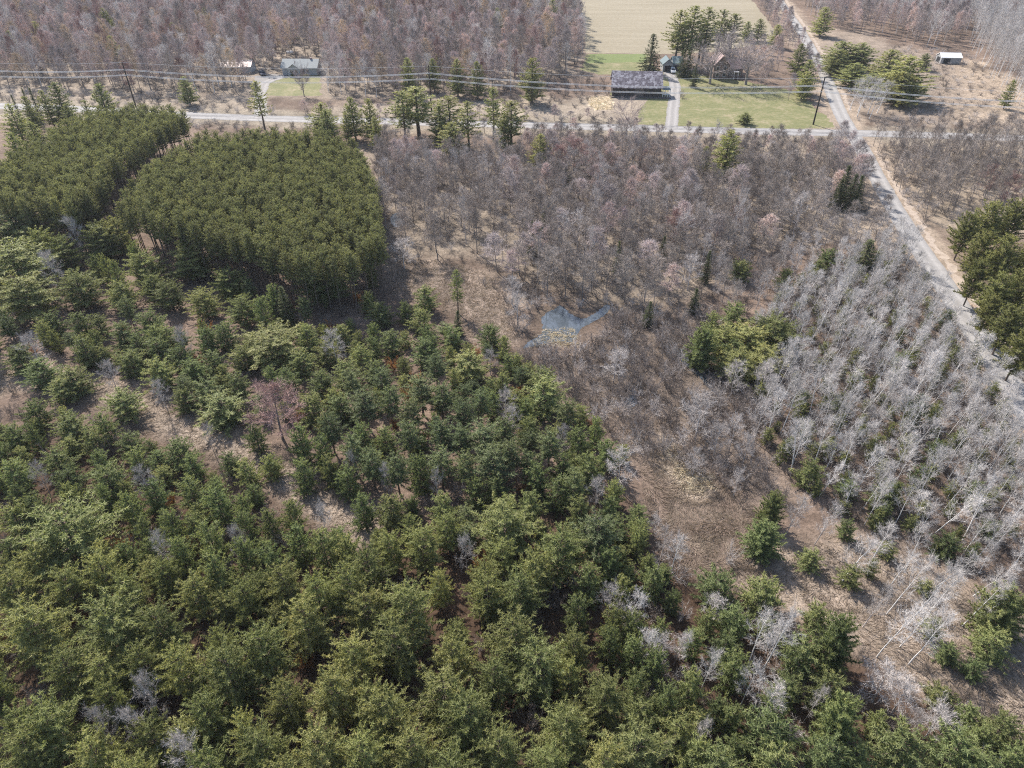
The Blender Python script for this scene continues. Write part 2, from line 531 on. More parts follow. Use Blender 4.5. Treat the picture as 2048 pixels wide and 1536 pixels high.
ROAD1 = road_line([(-260, 203), (120, 216), (390, 231), (500, 236), (700, 241), (1000, 249), (1340, 258), (1560, 264), (1694, 266), (1850, 270), (2048, 277), (2400, 288)])
ROAD2 = road_line([(1480, -110), (1515, -60), (1558, 0), (1602, 63), (1647, 142), (1678, 221), (1700, 262), (1726, 300), (1752, 352), (1796, 429), (1834, 490), (1880, 556), (1930, 634), (1974, 699), (2015, 760), (2056, 822), (2130, 930)])
DRIVE = road_line([(1343, 257), (1345, 225), (1349, 195), (1350, 170), (1343, 150), (1338, 144)])
DRIVE2 = road_line([(522, 236), (521, 210), (520, 185), (527, 168), (545, 158), (572, 152)])
TRACK = [(-60, 800), (-10, 772), (50, 742), (110, 756), (198, 787), (262, 808), (318, 838), (375, 862), (440, 880), (492, 912), (540, 938), (590, 966), (640, 1004), (694, 1038), (735, 1062)]
TRACK2 = [(1545, 1120), (1600, 1180), (1640, 1212), (1700, 1246), (1775, 1285), (1861, 1330), (1998, 1390), (2120, 1440)]
FIELD = poly([(930, -70), (985, -8), (1060, 4), (1128, 8), (1158, 26), (1166, 60), (1172, 106), (1240, 107), (1330, 108), (1420, 104), (1500, 92), (1560, 84), (1548, 58), (1520, 20), (1498, -8), (1450, -70)])
LAWN_A = poly([(1176, 107.6), (1300, 107.6), (1312, 140), (1345, 150), (1338, 200), (1332, 252), (1272, 248), (1285, 215), (1296, 197), (1225, 196), (1224, 150), (1190, 147), (1160, 140)])
LAWN_B = poly([(1356, 150), (1410, 150), (1500, 165), (1580, 180), (1625, 205), (1668, 254), (1560, 259), (1420, 256), (1352, 252)])
LAWN_C = poly([(532, 164), (560, 152), (640, 150), (642, 172), (640, 192), (532, 192)])
MEADOW = poly([(1870, 118), (1960, 125), (2040, 165), (2120, 200), (2120, 262), (1990, 250), (1880, 252), (1800, 250), (1830, 215), (1860, 200), (1850, 160)])
STRAW = poly([(1180, 196), (1218, 192), (1228, 206), (1222, 219), (1192, 220), (1178, 210)])
MARSH = poly([(1290, 940), (1345, 900), (1400, 950), (1470, 985), (1530, 1040), (1530, 1110), (1560, 1170), (1470, 1160), (1390, 1150), (1340, 1120), (1300, 1050)])
MEADOW2 = poly([(770, 560), (840, 520), (930, 530), (985, 560), (1020, 600), (1040, 680), (1000, 720), (950, 690), (920, 640), (870, 600), (800, 600)])
OPEN_RIGHT = poly([(1680, 1070), (1790, 1080), (1880, 1110), (1960, 1190), (2048, 1260), (2120, 1500), (2000, 1470), (1860, 1350), (1690, 1250), (1560, 1170), (1560, 1100)])
SANDPULL = poly([(1925, 608), (1968, 612), (2010, 660), (2060, 720), (2110, 780), (2110, 900), (2060, 800), (2010, 728), (1965, 668)])
SWAMP = poly([(748, 300), (1050, 305), (1150, 308), (1400, 322), (1672, 318), (1698, 330), (1738, 420), (1700, 440), (1560, 480), (1480, 500), (1400, 600), (1300, 625), (1200, 605), (1050, 590), (960, 525), (780, 525), (760, 420)])
SHRUBSWAMP = poly([(1000, 706), (1060, 708), (1160, 706), (1250, 640), (1400, 620), (1480, 740), (1520, 880), (1570, 1010), (1480, 985), (1380, 945), (1340, 900), (1290, 930), (1240, 890), (1150, 810), (1050, 745)])
POND = [(1080, 640), (1094, 624), (1108, 619), (1120, 608), (1131, 619), (1148, 632), (1168, 639), (1184, 629), (1198, 622), (1208, 610), (1220, 608), (1220, 622), (1198, 639), (1178, 648), (1160, 658), (1154, 676), (1138, 686), (1112, 682), (1092, 687), (1060, 692), (1044, 699), (1054, 684), (1084, 670), (1086, 654)]
POND2 = [(778, 436), (792, 424), (806, 432), (812, 446), (800, 456), (784, 452)]
POND3 = [(1340, 690), (1372, 700), (1420, 742), (1450, 790), (1436, 796), (1400, 756), (1356, 716)]
POND4 = [(1246, 800), (1258, 788), (1270, 792), (1276, 806), (1262, 818), (1250, 814)]

FAR_POLY = poly([(-400, -130), (990, -130), (1160, 60), (1160, 150), (900, 200), (-400, 190)])
# ground sheet, finer near the camera, reaching the horizon; its albedo zones are a colour attribute
def axis(lo, hi, step, far):
    a = list(np.arange(lo, hi + step, step))
    s = step
    x = lo
    left = []
    while x > -far:
        s *= 1.6; x -= s; left.append(x)
    s = step
    x = a[-1]
    right = []
    while x < far:
        s *= 1.6; x += s; right.append(x)
    return np.array(left[::-1] + a + right)
gx = axis(-190, 230, 1.3, 5000)
gy = np.concatenate([np.arange(-30, 190, 1.15), np.arange(190, 560, 2.4)])
s_, y_ = 2.4, 560
ext = []
while y_ < 6000:
    s_ *= 1.6; y_ += s_; ext.append(y_)
gy = np.concatenate([[-5000, -600, -120], gy, ext])
GX, GY = np.meshgrid(gx, gy)
GP = np.column_stack([GX.ravel(), GY.ravel()])

def vnoise(p, cell, seed):
    g = np.random.default_rng(seed).random((257, 257))
    q = p / cell
    i = np.floor(q).astype(int)
    f = q - i
    f = f * f * (3 - 2 * f)
    i0, i1 = i % 256, (i + 1) % 256
    a = g[i0[:, 1], i0[:, 0]] * (1 - f[:, 0]) + g[i0[:, 1], i1[:, 0]] * f[:, 0]
    b = g[i1[:, 1], i0[:, 0]] * (1 - f[:, 0]) + g[i1[:, 1], i1[:, 0]] * f[:, 0]
    return a * (1 - f[:, 1]) + b * f[:, 1]
N1 = vnoise(GP, 9.0, 1) - 0.5
N2 = vnoise(GP, 2.6, 2) - 0.5
C = np.empty((len(GP), 3))
base = np.array([.225, .165, .125])      # leaf litter
C[:] = base
C *= (1 + 0.5 * N1 + 0.4 * N2)[:, None]
def paint(pg, color, soft=2.0, wob=3.0, amt=1.0):
    global C
    d = signed(pg, GP) + wob * (N1 + 0.6 * N2) * 2
    w = np.clip(d / soft * 0.5 + 0.5, 0, 1)[:, None] * amt
    C = C * (1 - w) + np.array(color) * (1 + 0.35 * N2 + 0.25 * N1)[:, None] * w
def paint_line(pl, halfw, color, soft=1.2, wob=0.8, amt=1.0):
    global C
    d = halfw - dist_edges(pl, GP, False) + wob * (N1 + N2) * 2
    w = np.clip(d / soft * 0.5 + 0.5, 0, 1)[:, None] * amt
    C = C * (1 - w) + np.array(color) * (1 + 0.3 * N2)[:, None] * w
paint(poly([(-300, 900), (300, 860), (700, 1060), (1250, 1010), (1500, 1180), (1700, 1300), (2100, 1500), (2200, 1900), (-400, 1900)]), (.105, .068, .046), 4, 4)   # needle litter
paint(FAR_POLY, (.34, .28, .215), 6, 5)
paint(SWAMP, (.31, .255, .195), 5, 5)
paint(SHRUBSWAMP, (.245, .195, .155), 4, 4)
paint(MEADOW2, (.36, .285, .225), 2, 2)
paint(MARSH, (.25, .188, .148), 2, 2)
paint(OPEN_RIGHT, (.34, .275, .215), 3, 3)
paint(poly([(1560, 1110), (1630, 1150), (1640, 1215), (1570, 1190), (1500, 1150)]), (.42, .345, .265), 2, 2)
paint(poly([(1330, 880), (1365, 915), (1410, 950), (1440, 960), (1400, 985), (1350, 965), (1320, 915)]), (.66, .56, .42), 1.5, 2)
paint(MEADOW, (.44, .35, .26), 4, 5)
paint(poly([(-200, 180), (200, 185), (500, 195), (560, 215), (760, 210), (1230, 190), (1330, 200), (1330, 262), (600, 252), (300, 240), (-200, 225)]), (.38, .315, .24), 4, 5)
paint(poly([(1400, 275), (1760, 285), (1800, 420), (1760, 460), (1620, 500), (1500, 470), (1560, 380)]), (.36, .295, .22), 5, 6)
paint(poly([(1740, 280), (2200, 290), (2200, 470), (1960, 470), (1830, 450)]), (.35, .285, .21), 5, 5)
paint(poly([(1600, 60), (1720, 60), (1900, 130), (1900, 250), (1760, 250), (1700, 230)]), (.33, .265, .205), 5, 5)
paint_line(ROAD1, 8.5, (.34, .29, .22), 3, 2)
paint_line(ROAD2, 6.5, (.40, .32, .24), 2, 1.5)
paint(SANDPULL, (.50, .37, .27), 1.2, 1.2)
paint_line(np.array([P(a, b)[:2] for a, b in TRACK]), 2.6, (.40, .325, .25), 1.5, 1.2)
paint_line(np.array([P(a, b)[:2] for a, b in TRACK2]), 2.2, (.42, .34, .265), 1.5, 1.2)
for pp in (POND, POND2, POND3, POND4):
    paint(poly(pp), (.085, .068, .050), 3.0, 1.5)
C = np.clip(C * np.array([0.70, 0.69, 0.70]), 0.02, 0.9)
nx, ny = len(gx), len(gy)
idx = np.arange(nx * ny).reshape(ny, nx)
Q = np.stack([idx[:-1, :-1], idx[:-1, 1:], idx[1:, 1:], idx[1:, :-1]], -1).reshape(-1, 4)
def ground_mat():
    m, n, l = mat("forest_floor")
    o = n.new("ShaderNodeOutputMaterial")
    b = n.new("ShaderNodeBsdfPrincipled")
    b.inputs["Roughness"].default_value = 0.95
    b.inputs["Specular IOR Level"].default_value = 0.1
    at = n.new("ShaderNodeAttribute"); at.attribute_name = "soil"
    tc = n.new("ShaderNodeTexCoord")
    n1 = n.new("ShaderNodeTexNoise"); n1.inputs["Scale"].default_value = 1.6; n1.inputs["Detail"].default_value = 6; n1.inputs["Roughness"].default_value = 0.7
    n2 = n.new("ShaderNodeTexNoise"); n2.inputs["Scale"].default_value = 0.35; n2.inputs["Detail"].default_value = 5; n2.inputs["Distortion"].default_value = 1.5
    l.new(tc.outputs["Object"], n1.inputs["Vector"]); l.new(tc.outputs["Object"], n2.inputs["Vector"])
    r1 = n.new("ShaderNodeMapRange"); r1.inputs[1].default_value = 0.3; r1.inputs[2].default_value = 0.7; r1.inputs[3].default_value = 0.62; r1.inputs[4].default_value = 1.38
    r2 = n.new("ShaderNodeMapRange"); r2.inputs[1].default_value = 0.3; r2.inputs[2].default_value = 0.7; r2.inputs[3].default_value = 0.8; r2.inputs[4].default_value = 1.2
    l.new(n1.outputs[0], r1.inputs[0]); l.new(n2.outputs[0], r2.inputs[0])
    mu = n.new("ShaderNodeMath"); mu.operation = 'MULTIPLY'
    l.new(r1.outputs[0], mu.inputs[0]); l.new(r2.outputs[0], mu.inputs[1])
    vm = n.new("ShaderNodeVectorMath"); vm.operation = 'SCALE'
    l.new(at.outputs["Color"], vm.inputs[0]); l.new(mu.outputs[0], vm.inputs["Scale"])
    l.new(vm.outputs[0], b.inputs["Base Color"])
    bp = n.new("ShaderNodeBump"); bp.inputs["Strength"].default_value = 0.9; bp.inputs["Distance"].default_value = 0.25
    l.new(n1.outputs[0], bp.inputs["Height"]); l.new(bp.outputs[0], b.inputs["Normal"])
    l.new(b.outputs[0], o.inputs[0])
    return m
gm = mesh_from("ground", np.column_stack([GP, np.zeros(len(GP))]), Q, None, [ground_mat()])
ca = gm.attributes.new("soil", 'FLOAT_COLOR', 'POINT')
ca.data.foreach_set("color", np.column_stack([C, np.ones(len(C))]).astype(np.float32).ravel())
tag(link("ground", gm), "brown leaf-littered woodland ground with tan grassy openings", kind="structure")

# roads and sheets
def ribbon(name, line, width, z, m, jitter=0.0, step=2.0, kind="structure", label=None):
    seg = np.linalg.norm(np.diff(line, axis=0), axis=1)
    s = np.concatenate([[0], np.cumsum(seg)])
    n = int(s[-1] / step) + 2
    t = np.linspace(0, s[-1], n)
    c = np.column_stack([np.interp(t, s, line[:, 0]), np.interp(t, s, line[:, 1])])
    for _ in range(6):
        c[1:-1] = (c[:-2] + 2 * c[1:-1] + c[2:]) / 4
    d = np.gradient(c, axis=0); d /= np.linalg.norm(d, axis=1)[:, None]
    nn = np.column_stack([-d[:, 1], d[:, 0]])
    wj = lambda: (width / 2 + RNG.normal(0, jitter, n))[:, None]
    L, R = c + nn * wj(), c - nn * wj()
    V = np.concatenate([np.column_stack([L, np.full(n, z)]), np.column_stack([R, np.full(n, z)])])
    q = np.array([[i, i + n, i + n + 1, i + 1] for i in range(n - 1)])
    me = mesh_from(name, V, q, np.concatenate([np.zeros(n), np.ones(n)]), [m])
    return tag(link(name, me), label, kind=kind), c

def sheet(name, pg, z, m, wob=0.0, step=2.0, label=None, kind="structure", seed=0, smooth=0):
    for _ in range(smooth):
        nx_ = np.roll(pg, -1, 0)
        pg = np.stack([pg * .75 + nx_ * .25, pg * .25 + nx_ * .75], 1).reshape(-1, 2)
    g = np.random.default_rng(seed)
    pts = []
    for i in range(len(pg)):
        a, b = pg[i], pg[(i + 1) % len(pg)]
        k = max(1, int(np.linalg.norm(b - a) / step))
        for j in range(k):
            pts.append(a + (b - a) * j / k + g.normal(0, wob, 2))
    me = bpy.data.meshes.new(name)
    me.from_pydata([(p[0], p[1], z) for p in pts], [], [list(range(len(pts)))])
    me.materials.append(m)
    me.update()
    if me.polygons[0].normal.z < 0:
        me.flip_normals()
    return tag(link(name, me), label, kind=kind)

def surface(name, c1, c2, scale, stretch=(1, 1, 1), bump=0.3, rough=0.9, fine=40.0, rot=0.0, detail=5, dist=0.05, wear=False, mid=None):
    m, n, l = mat(name)
    o = n.new("ShaderNodeOutputMaterial")
    b = n.new("ShaderNodeBsdfPrincipled")
    b.inputs["Roughness"].default_value = rough
    b.inputs["Specular IOR Level"].default_value = 0.2
    tc = n.new("ShaderNodeTexCoord"); mp = n.new("ShaderNodeMapping")
    mp.inputs["Scale"].default_value = stretch
    mp.inputs["Rotation"].default_value = (0, 0, rot)
    l.new(tc.outputs["Object"], mp.inputs["Vector"])
    n1 = n.new("ShaderNodeTexNoise"); n1.inputs["Scale"].default_value = scale; n1.inputs["Detail"].default_value = detail; n1.inputs["Roughness"].default_value = 0.65
    n2 = n.new("ShaderNodeTexNoise"); n2.inputs["Scale"].default_value = fine * 0.1; n2.inputs["Detail"].default_value = 4
    l.new(mp.outputs[0], n1.inputs["Vector"]); l.new(tc.outputs["Object"], n2.inputs["Vector"])
    ad = n.new("ShaderNodeMath"); ad.operation = 'MULTIPLY_ADD'; ad.inputs[1].default_value = 0.4
    l.new(n2.outputs[0], ad.inputs[0]); 
    mm = n.new("ShaderNodeMath"); mm.operation = 'MULTIPLY'; mm.inputs[1].default_value = 0.6
    l.new(n1.outputs[0], mm.inputs[0]); l.new(mm.outputs[0], ad.inputs[2])
    rp = n.new("ShaderNodeValToRGB")
    rp.color_ramp.elements[0].position, rp.color_ramp.elements[1].position = 0.36, 0.64
    rp.color_ramp.elements[0].color = (*c1, 1); rp.color_ramp.elements[1].color = (*c2, 1)
    l.new(ad.outputs[0], rp.inputs[0])
    if mid:
        e_ = rp.color_ramp.elements.new(0.5); e_.color = (*mid, 1)
    if wear:
        at = n.new("ShaderNodeAttribute"); at.attribute_name = "tone"
        wr = n.new("ShaderNodeValToRGB")
        for k_, (p_, v_) in enumerate([(0.0, .78), (.12, .96), (.26, 1.12), (.38, .93), (.5, .84), (.62, .93), (.74, 1.12), (.88, .96), (1.0, .78)]):
            e_ = wr.color_ramp.elements[k_ and 1] if k_ in (0,) else wr.color_ramp.elements.new(p_) if k_ < 8 else wr.color_ramp.elements[-1]
            e_.position = p_; e_.color = (v_ * .8, v_ * .8, v_ * .8, 1)
        l.new(at.outputs["Fac"], wr.inputs[0])
        mw = n.new("ShaderNodeVectorMath"); mw.operation = 'MULTIPLY'
        l.new(rp.outputs[0], mw.inputs[0]); l.new(wr.outputs[0], mw.inputs[1])
        sc_ = n.new("ShaderNodeVectorMath"); sc_.operation = 'SCALE'; sc_.inputs["Scale"].default_value = 1.25
        l.new(mw.outputs[0], sc_.inputs[0]); l.new(sc_.outputs[0], b.inputs["Base Color"])
    else:
        l.new(rp.outputs[0], b.inputs["Base Color"])
    bp = n.new("ShaderNodeBump"); bp.inputs["Strength"].default_value = bump; bp.inputs["Distance"].default_value = dist
    l.new(n1.outputs[0], bp.inputs["Height"]); l.new(bp.outputs[0], b.inputs["Normal"])
    l.new(b.outputs[0], o.inputs[0])
    return m
m_road = surface("worn_asphalt", (.245, .232, .222), (.325, .308, .295), 0.5, bump=0.1, wear=True)
m_gravel = surface("pale_gravel", (.235, .22, .208), (.32, .30, .285), 1.2, bump=0.3, wear=True)
m_field = surface("mown_hay_stubble", (.205, .172, .115), (.275, .236, .168), 0.16, (0.12, 1.0, 1.0), 0.25, fine=6)
m_lawn = surface("spring_lawn", (.120, .128, .052), (.255, .215, .130), 0.16, bump=0.3, fine=9, mid=(.165, .160, .072))
m_lawn2 = surface("greener_lawn", (.115, .145, .048), (.155, .180, .064), 0.2, bump=0.3, fine=12)
m_sand = surface("sandy_verge", (.27, .215, .17), (.42, .345, .28), 0.8, bump=0.4)
m_straw = surface("matted_straw", (.42, .33, .23), (.66, .54, .40), 0.9, bump=0.9, dist=0.3)

sheet("hay_field", FIELD, 0.004, m_field, 0.4, 3, "pale tan mown hay field behind the farmstead", seed=1)
sheet("lawn", LAWN_A, 0.008, m_lawn, 0.5, 2, "green lawn around the dark barn", seed=2)
sheet("lawn", LAWN_B, 0.004, m_lawn, 0.6, 2, "thin green lawn in front of the farmhouse beside the gravel drive", seed=3)
sheet("lawn", LAWN_C, 0.004, m_lawn, 0.5, 2, "small green lawn in front of the pale ranch house", seed=4)
sheet("lawn", poly([(1180, 108.2), (1292, 108.2), (1294, 124), (1172, 126)]), 0.012, m_lawn2, 0.15, 2, "bright green mown strip of lawn at the hay field edge", seed=5)
sheet("straw_patch", STRAW, 0.004, m_straw, 0.5, 1, "bright matted straw patch beside the barn", seed=6)
ribbon("road", ROAD2, 4.7, 0.008, m_road, 0.06, label="worn grey rural road running diagonally past the pine plantation")
ribbon("road", ROAD1, 6.4, 0.012, m_road, 0.08, label="worn grey road crossing in front of the farmstead")
_, _c = ribbon("driveway", DRIVE, 4.0, 0.018, m_gravel, 0.12, 1.0, label="pale gravel driveway leading up to the garage")
ribbon("driveway", DRIVE2, 4.2, 0.018, m_gravel, 0.2, 1.0, label="pale gravel driveway leading to the ranch house")
sheet("gravel_yard", poly([(505, 170), (512, 152), (545, 148), (578, 150), (560, 158), (538, 166), (528, 176)]), 0.014, m_gravel, 0.3, 1, "pale gravel parking yard under the pickup truck", seed=8)
sheet("gravel_yard", poly([(1322, 152), (1336, 141), (1362, 142), (1362, 152), (1345, 160)]), 0.014, m_gravel, 0.3, 1, "pale gravel yard in front of the garage", seed=9)
# sandy shoulder strips along the diagonal road (on its far-from-swamp side)
def offset_line(line, off):
    d = np.gradient(line, axis=0); d /= np.linalg.norm(d, axis=1)[:, None]
    return line + np.column_stack([-d[:, 1], d[:, 0]]) * off
ribbon("road_verge", offset_line(ROAD2, 3.7)[:6], 1.3, 0.004, m_sand, 0.35, 1.2, label="pale sandy verge along the road beside the bushy pines")
ribbon("road_verge", offset_line(ROAD2, 3.7)[7:], 1.5, 0.004, m_sand, 0.45, 1.2, label="pale sandy verge along the road past the crossroads")

# water
def water_mat():
    m, n, l = mat("pond_water")
    o = n.new("ShaderNodeOutputMaterial")
    b = n.new("ShaderNodeBsdfPrincipled")
    b.inputs["Base Color"].default_value = (.072, .086, .100, 1)  # blue-grey base holds some of the sky's reflection, besides silt
    b.inputs["Roughness"].default_value = 0.04
    b.inputs["IOR"].default_value = 1.5
    b.inputs["Specular IOR Level"].default_value = 0.9
    tc = n.new("ShaderNodeTexCoord")
    nz = n.new("ShaderNodeTexNoise"); nz.inputs["Scale"].default_value = 1.5
    l.new(tc.outputs["Object"], nz.inputs["Vector"])
    bp = n.new("ShaderNodeBump"); bp.inputs["Strength"].default_value = 0.05; bp.inputs["Distance"].default_value = 0.02
    l.new(nz.outputs[0], bp.inputs["Height"]); l.new(bp.outputs[0], b.inputs["Normal"])
    l.new(b.outputs[0], o.inputs[0])
    return m
m_water = water_mat()
for i, (pp, lab) in enumerate(((POND, "open blue-grey pond water in the swamp"), (POND2, "small pale pool at the plantation edge"),
                               (POND3, "dark ditch water beside the yellow-green pines"), (POND4, "shallow grey pool among the swamp shrubs"))):
    sheet("pond_water", poly(pp), 0.005, m_water, 0.10, 0.6, lab, seed=20 + i, smooth=3)

# ------------------------------------------------------------------ trees: where each one stands
SHAPE = dict(wp=(0.60, 1.30), yp=(0.72, 1.26), bp=(0.88, 1.1), rm=(0.82, 1.36), ro=(0.9, 1.0), tp=(1.0, 1.6), sp=(1.0, 1.25), pl=(0.9, 1.1), rd=(0.9, 1.1))
TREES = []   # dict(kind, key, x, y, h, r, zone, lean)
def top(kind, key, px, py, h, w, zone, lean=(0.0, 0.0), label=None, group=None):
    """a tree whose crown top shows at photo pixel px,py; w = crown width in photo pixels"""
    f, rf = SHAPE.get(key, (1.0, 1.0))
    if py < 300 and key in ("wp", "rm"):
        f, rf = 1.0, 1.4
        key = "cp" if key == "wp" else key
    h *= f
    p = P(px, py + 0.10 * w, h)
    r = w / 2 / scale_at(py, h) * rf
    TREES.append(dict(kind=kind, key=key, x=p[0] - lean[0] * h, y=p[1] - lean[1] * h, h=h, r=r, zone=zone, lean=lean, label=label, hand=True, group=group))

THIN = poly([(770, 395), (900, 390), (1020, 430), (1040, 480), (1050, 540), (1000, 560), (930, 520), (790, 520)])
def near_free(pts, fac=0.8, r=1.5, kinds=None):
    keep = np.ones(len(pts), bool)
    for t in TREES:
        if kinds and t["kind"] not in kinds:
            continue
        keep &= np.hypot(pts[:, 0] - t["x"], pts[:, 1] - t["y"]) > fac * (t["r"] + r)
        if t["hand"] and t["y"] > 95 and t["key"] in ("cp", "tp", "sp", "rm", "wp", "yp", "bp"):
            keep &= ~((np.abs(pts[:, 0] - t["x"] * pts[:, 1] / t["y"]) < t["r"] * 0.8) & (pts[:, 1] < t["y"]) & (pts[:, 1] > t["y"] - 1.1 * t["h"]))
    return pts[keep]

def darts(pg, spacing, seed, holes=(), n_try=40):
    """points inside outline pg at least `spacing` apart (jittered hex cells)"""
    g = np.random.default_rng(seed)
    lo, hi = pg.min(0), pg.max(0)
    n = int((hi - lo)[0] * (hi - lo)[1] / spacing ** 2 * 3) + 10
    n = min(n, 60000)
    c = lo + g.random((n, 2)) * (hi - lo)
    c = c[inside(pg, c)]
    for hpoly in holes:
        c = c[~inside(hpoly, c)]
    cell = {}
    out = []
    for p in c:
        k = (int(p[0] // spacing), int(p[1] // spacing))
        ok = True
        for dx in (-1, 0, 1):
            for dy in (-1, 0, 1):
                for q in cell.get((k[0] + dx, k[1] + dy), ()):
                    if (p[0] - q[0]) ** 2 + (p[1] - q[1]) ** 2 < spacing * spacing:
                        ok = False; break
                if not ok: break
            if not ok: break
        if ok:
            cell.setdefault(k, []).append(p)
            out.append(p)
    return np.array(out).reshape(-1, 2)

def road_clear(pts, m1=4.2, m2=3.4):
    pts = pts[dist_edges(ROAD1, pts, False) > m1]
    pts = pts[dist_edges(ROAD2, pts, False) > m2]
    for d, w in ((DRIVE, 3.0), (DRIVE2, 3.0), (np.array([P(a, b)[:2] for a, b in TRACK]), 4.3), (np.array([P(a, b)[:2] for a, b in TRACK2]), 3.2)):
        pts = pts[dist_edges(d, pts, False) > w]
    return pts

def in_frame(pts, h, mx=60, my=90):
    keep = []
    for p in pts:
        a = project(p[0], p[1], 0); b = project(p[0], p[1], h)
        ok = (a[2] > 1 and max(a[0], b[0]) > -mx and min(a[0], b[0]) < 2048 + mx and b[1] < 1536 + 30 and a[1] > -20 and b[2] > 1)
        keep.append(ok)
    return pts[np.array(keep, bool)] if len(pts) else pts

def fill(kind, key, pg, spacing, seed, h, r, zone, clear=None, fac=0.8, lean=(0, 0), leanj=0.0, holes=(), kinds=None):
    g = np.random.default_rng(seed + 5000)
    pts = darts(pg, spacing, seed, holes)
    if len(pts): pts = road_clear(pts)
    if len(pts): pts = in_frame(pts, h[1])
    if kind in ("swamp_tree", "bare_shrub") and len(pts):
        thin = inside(THIN, pts) & (g.random(len(pts)) < (0.45 if kind == "swamp_tree" else 0.85))
        pts = pts[~thin]
    if kind == "aspen_tree" and len(pts):
        pts = pts[dist_edges(ROAD2, pts, False) > 5.0]
    if clear and len(pts):
        pts = near_free(pts, fac, (r[0] + r[1]) / 2, kinds)
    for p in pts:
        hh = g.uniform(*h)
        kk = key if isinstance(key, str) else key[int(g.choice(len(key)))]
        TREES.append(dict(kind=kind, key=kk, x=p[0], y=p[1], h=hh, r=g.uniform(*r) * (0.75 + 0.25 * hh / h[1]), zone=zone,
                          lean=(lean[0] + g.normal(0, leanj), lean[1] + g.normal(0, leanj)), label=None, hand=False, group=None))

# --- tall white pines of the big stand (crown tops)
Z_STAND = "in the stand below the track"
for a in [(113, 1008, 14, 165), (191, 1103, 12, 75), (41, 1205, 14, 125), (205, 1197, 14, 140), (308, 1214, 12, 92), (345, 1289, 13, 84), (444, 1296, 14, 112),
          (513, 1252, 14, 105), (602, 1200, 13, 92), (626, 1149, 13, 80), (690, 1128, 13, 85), (431, 1255, 11, 62), (191, 1310, 11, 92), (205, 1364, 11, 66), (479, 1426, 12, 60),
          (506, 1457, 13, 102), (632, 1457, 13, 112), (660, 1344, 13, 100), (82, 1405, 13, 115), (34, 1463, 12, 100), (120, 1135, 11, 80), (239, 1149, 11, 70),
          (809, 1166, 14, 108), (782, 1241, 13, 100), (1001, 1080, 11, 68), (1069, 1104, 11, 78), (1124, 1058, 12, 104), (1008, 1010, 12, 120), (973, 1149, 12, 74), (1035, 1145, 12, 88),
          (1025, 1228, 12, 98), (1151, 1262, 10, 66), (905, 1275, 11, 80), (885, 1344, 12, 112), (765, 1381, 13, 104), (933, 1388, 13, 112), (1076, 1289, 12, 120), (1213, 1357, 11, 92),
          (1281, 1463, 12, 135), (843, 1051, 11, 74), (891, 1024, 10, 62), (775, 1065, 10, 60), (730, 1095, 12, 80), (727, 1180, 12, 80), (700, 1275, 12, 88), (560, 1130, 12, 80),
          (480, 1160, 12, 76), (380, 1150, 11, 74), (320, 1120, 10, 66), (270, 1290, 12, 80), (120, 1300, 12, 90), (560, 1360, 12, 80), (400, 1395, 12, 92), (290, 1440, 11, 90), (170, 1470, 12, 88),
          (720, 1470, 13, 100), (820, 1460, 13, 100), (1000, 1460, 12, 100), (1130, 1420, 12, 104), (1100, 1500, 12, 96), (900, 1510, 13, 110), (400, 1500, 12, 100), (560, 1520, 12, 90), (250, 1520, 12, 90),
          (60, 1090, 11, 80), (10, 1140, 12, 90), (1213, 1490, 12, 90), (990, 1320, 11, 86)]:
    top("white_pine", "wp", *a, Z_STAND)
# --- big pines elsewhere
Z_LEFT = "by the plantation edge"
for a in [(646, 528, 11, 94), (369, 483, 12, 74), (191, 442, 13, 72), (225, 432, 13, 60), (280, 500, 11, 70), (451, 535, 10, 62), (24, 415, 14, 125), (10, 478, 15, 150), (34, 545, 13, 115),
          (147, 540, 11, 78), (168, 395, 11, 52), (235, 560, 9, 60), (330, 560, 9, 62), (400, 575, 9, 60), (480, 590, 9, 62), (300, 545, 9, 50), (115, 470, 12, 60), (72, 455, 13, 62)]:
    top("white_pine", "wp", *a, Z_LEFT)
top("white_pine", "wp", 540, 651, 9.5, 116, Z_LEFT, label="broad bushy yellow-green pine standing above the bare red maple")
top("spruce_tree", "sp", 561, 569, 8, 36, Z_LEFT, label="narrow spire-topped conifer between two big pines at the plantation edge")
# --- young pines of the thicket between the plantation and the track
Z_TH = "in the thicket above the track"
for a in [(150, 624, 6, 46), (191, 627, 5.5, 42), (96, 624, 6, 46), (236, 644, 6, 55), (294, 620, 6.5, 56), (304, 648, 6, 42), (330, 651, 6, 44), (161, 675, 7, 52), (267, 668, 6, 48), (308, 671, 6, 56),
          (407, 654, 6.5, 48), (444, 644, 6.5, 52), (256, 699, 6, 56), (311, 716, 6.5, 62), (383, 716, 6, 56), (420, 699, 6, 52), (72, 719, 6, 66), (137, 736, 6, 68), (116, 757, 5, 56), (410, 757, 6, 70),
          (468, 743, 6, 54), (438, 784, 6, 98), (362, 777, 5, 46), (355, 690, 6, 52), (480, 690, 6, 50), (600, 700, 6, 56), (640, 740, 6, 56), (690, 720, 6, 56), (650, 680, 6, 50), (30, 690, 6, 60),
          (570, 735, 6, 48), (620, 790, 6, 60), (680, 790, 6, 60), (610, 650, 7, 50), (680, 650, 6, 44), (720, 690, 6, 46), (750, 720, 6, 50), (200, 690, 5, 40)]:
    top("young_pine", "yp", *a, Z_TH)
Z_MID = "in the thicket above the marsh"
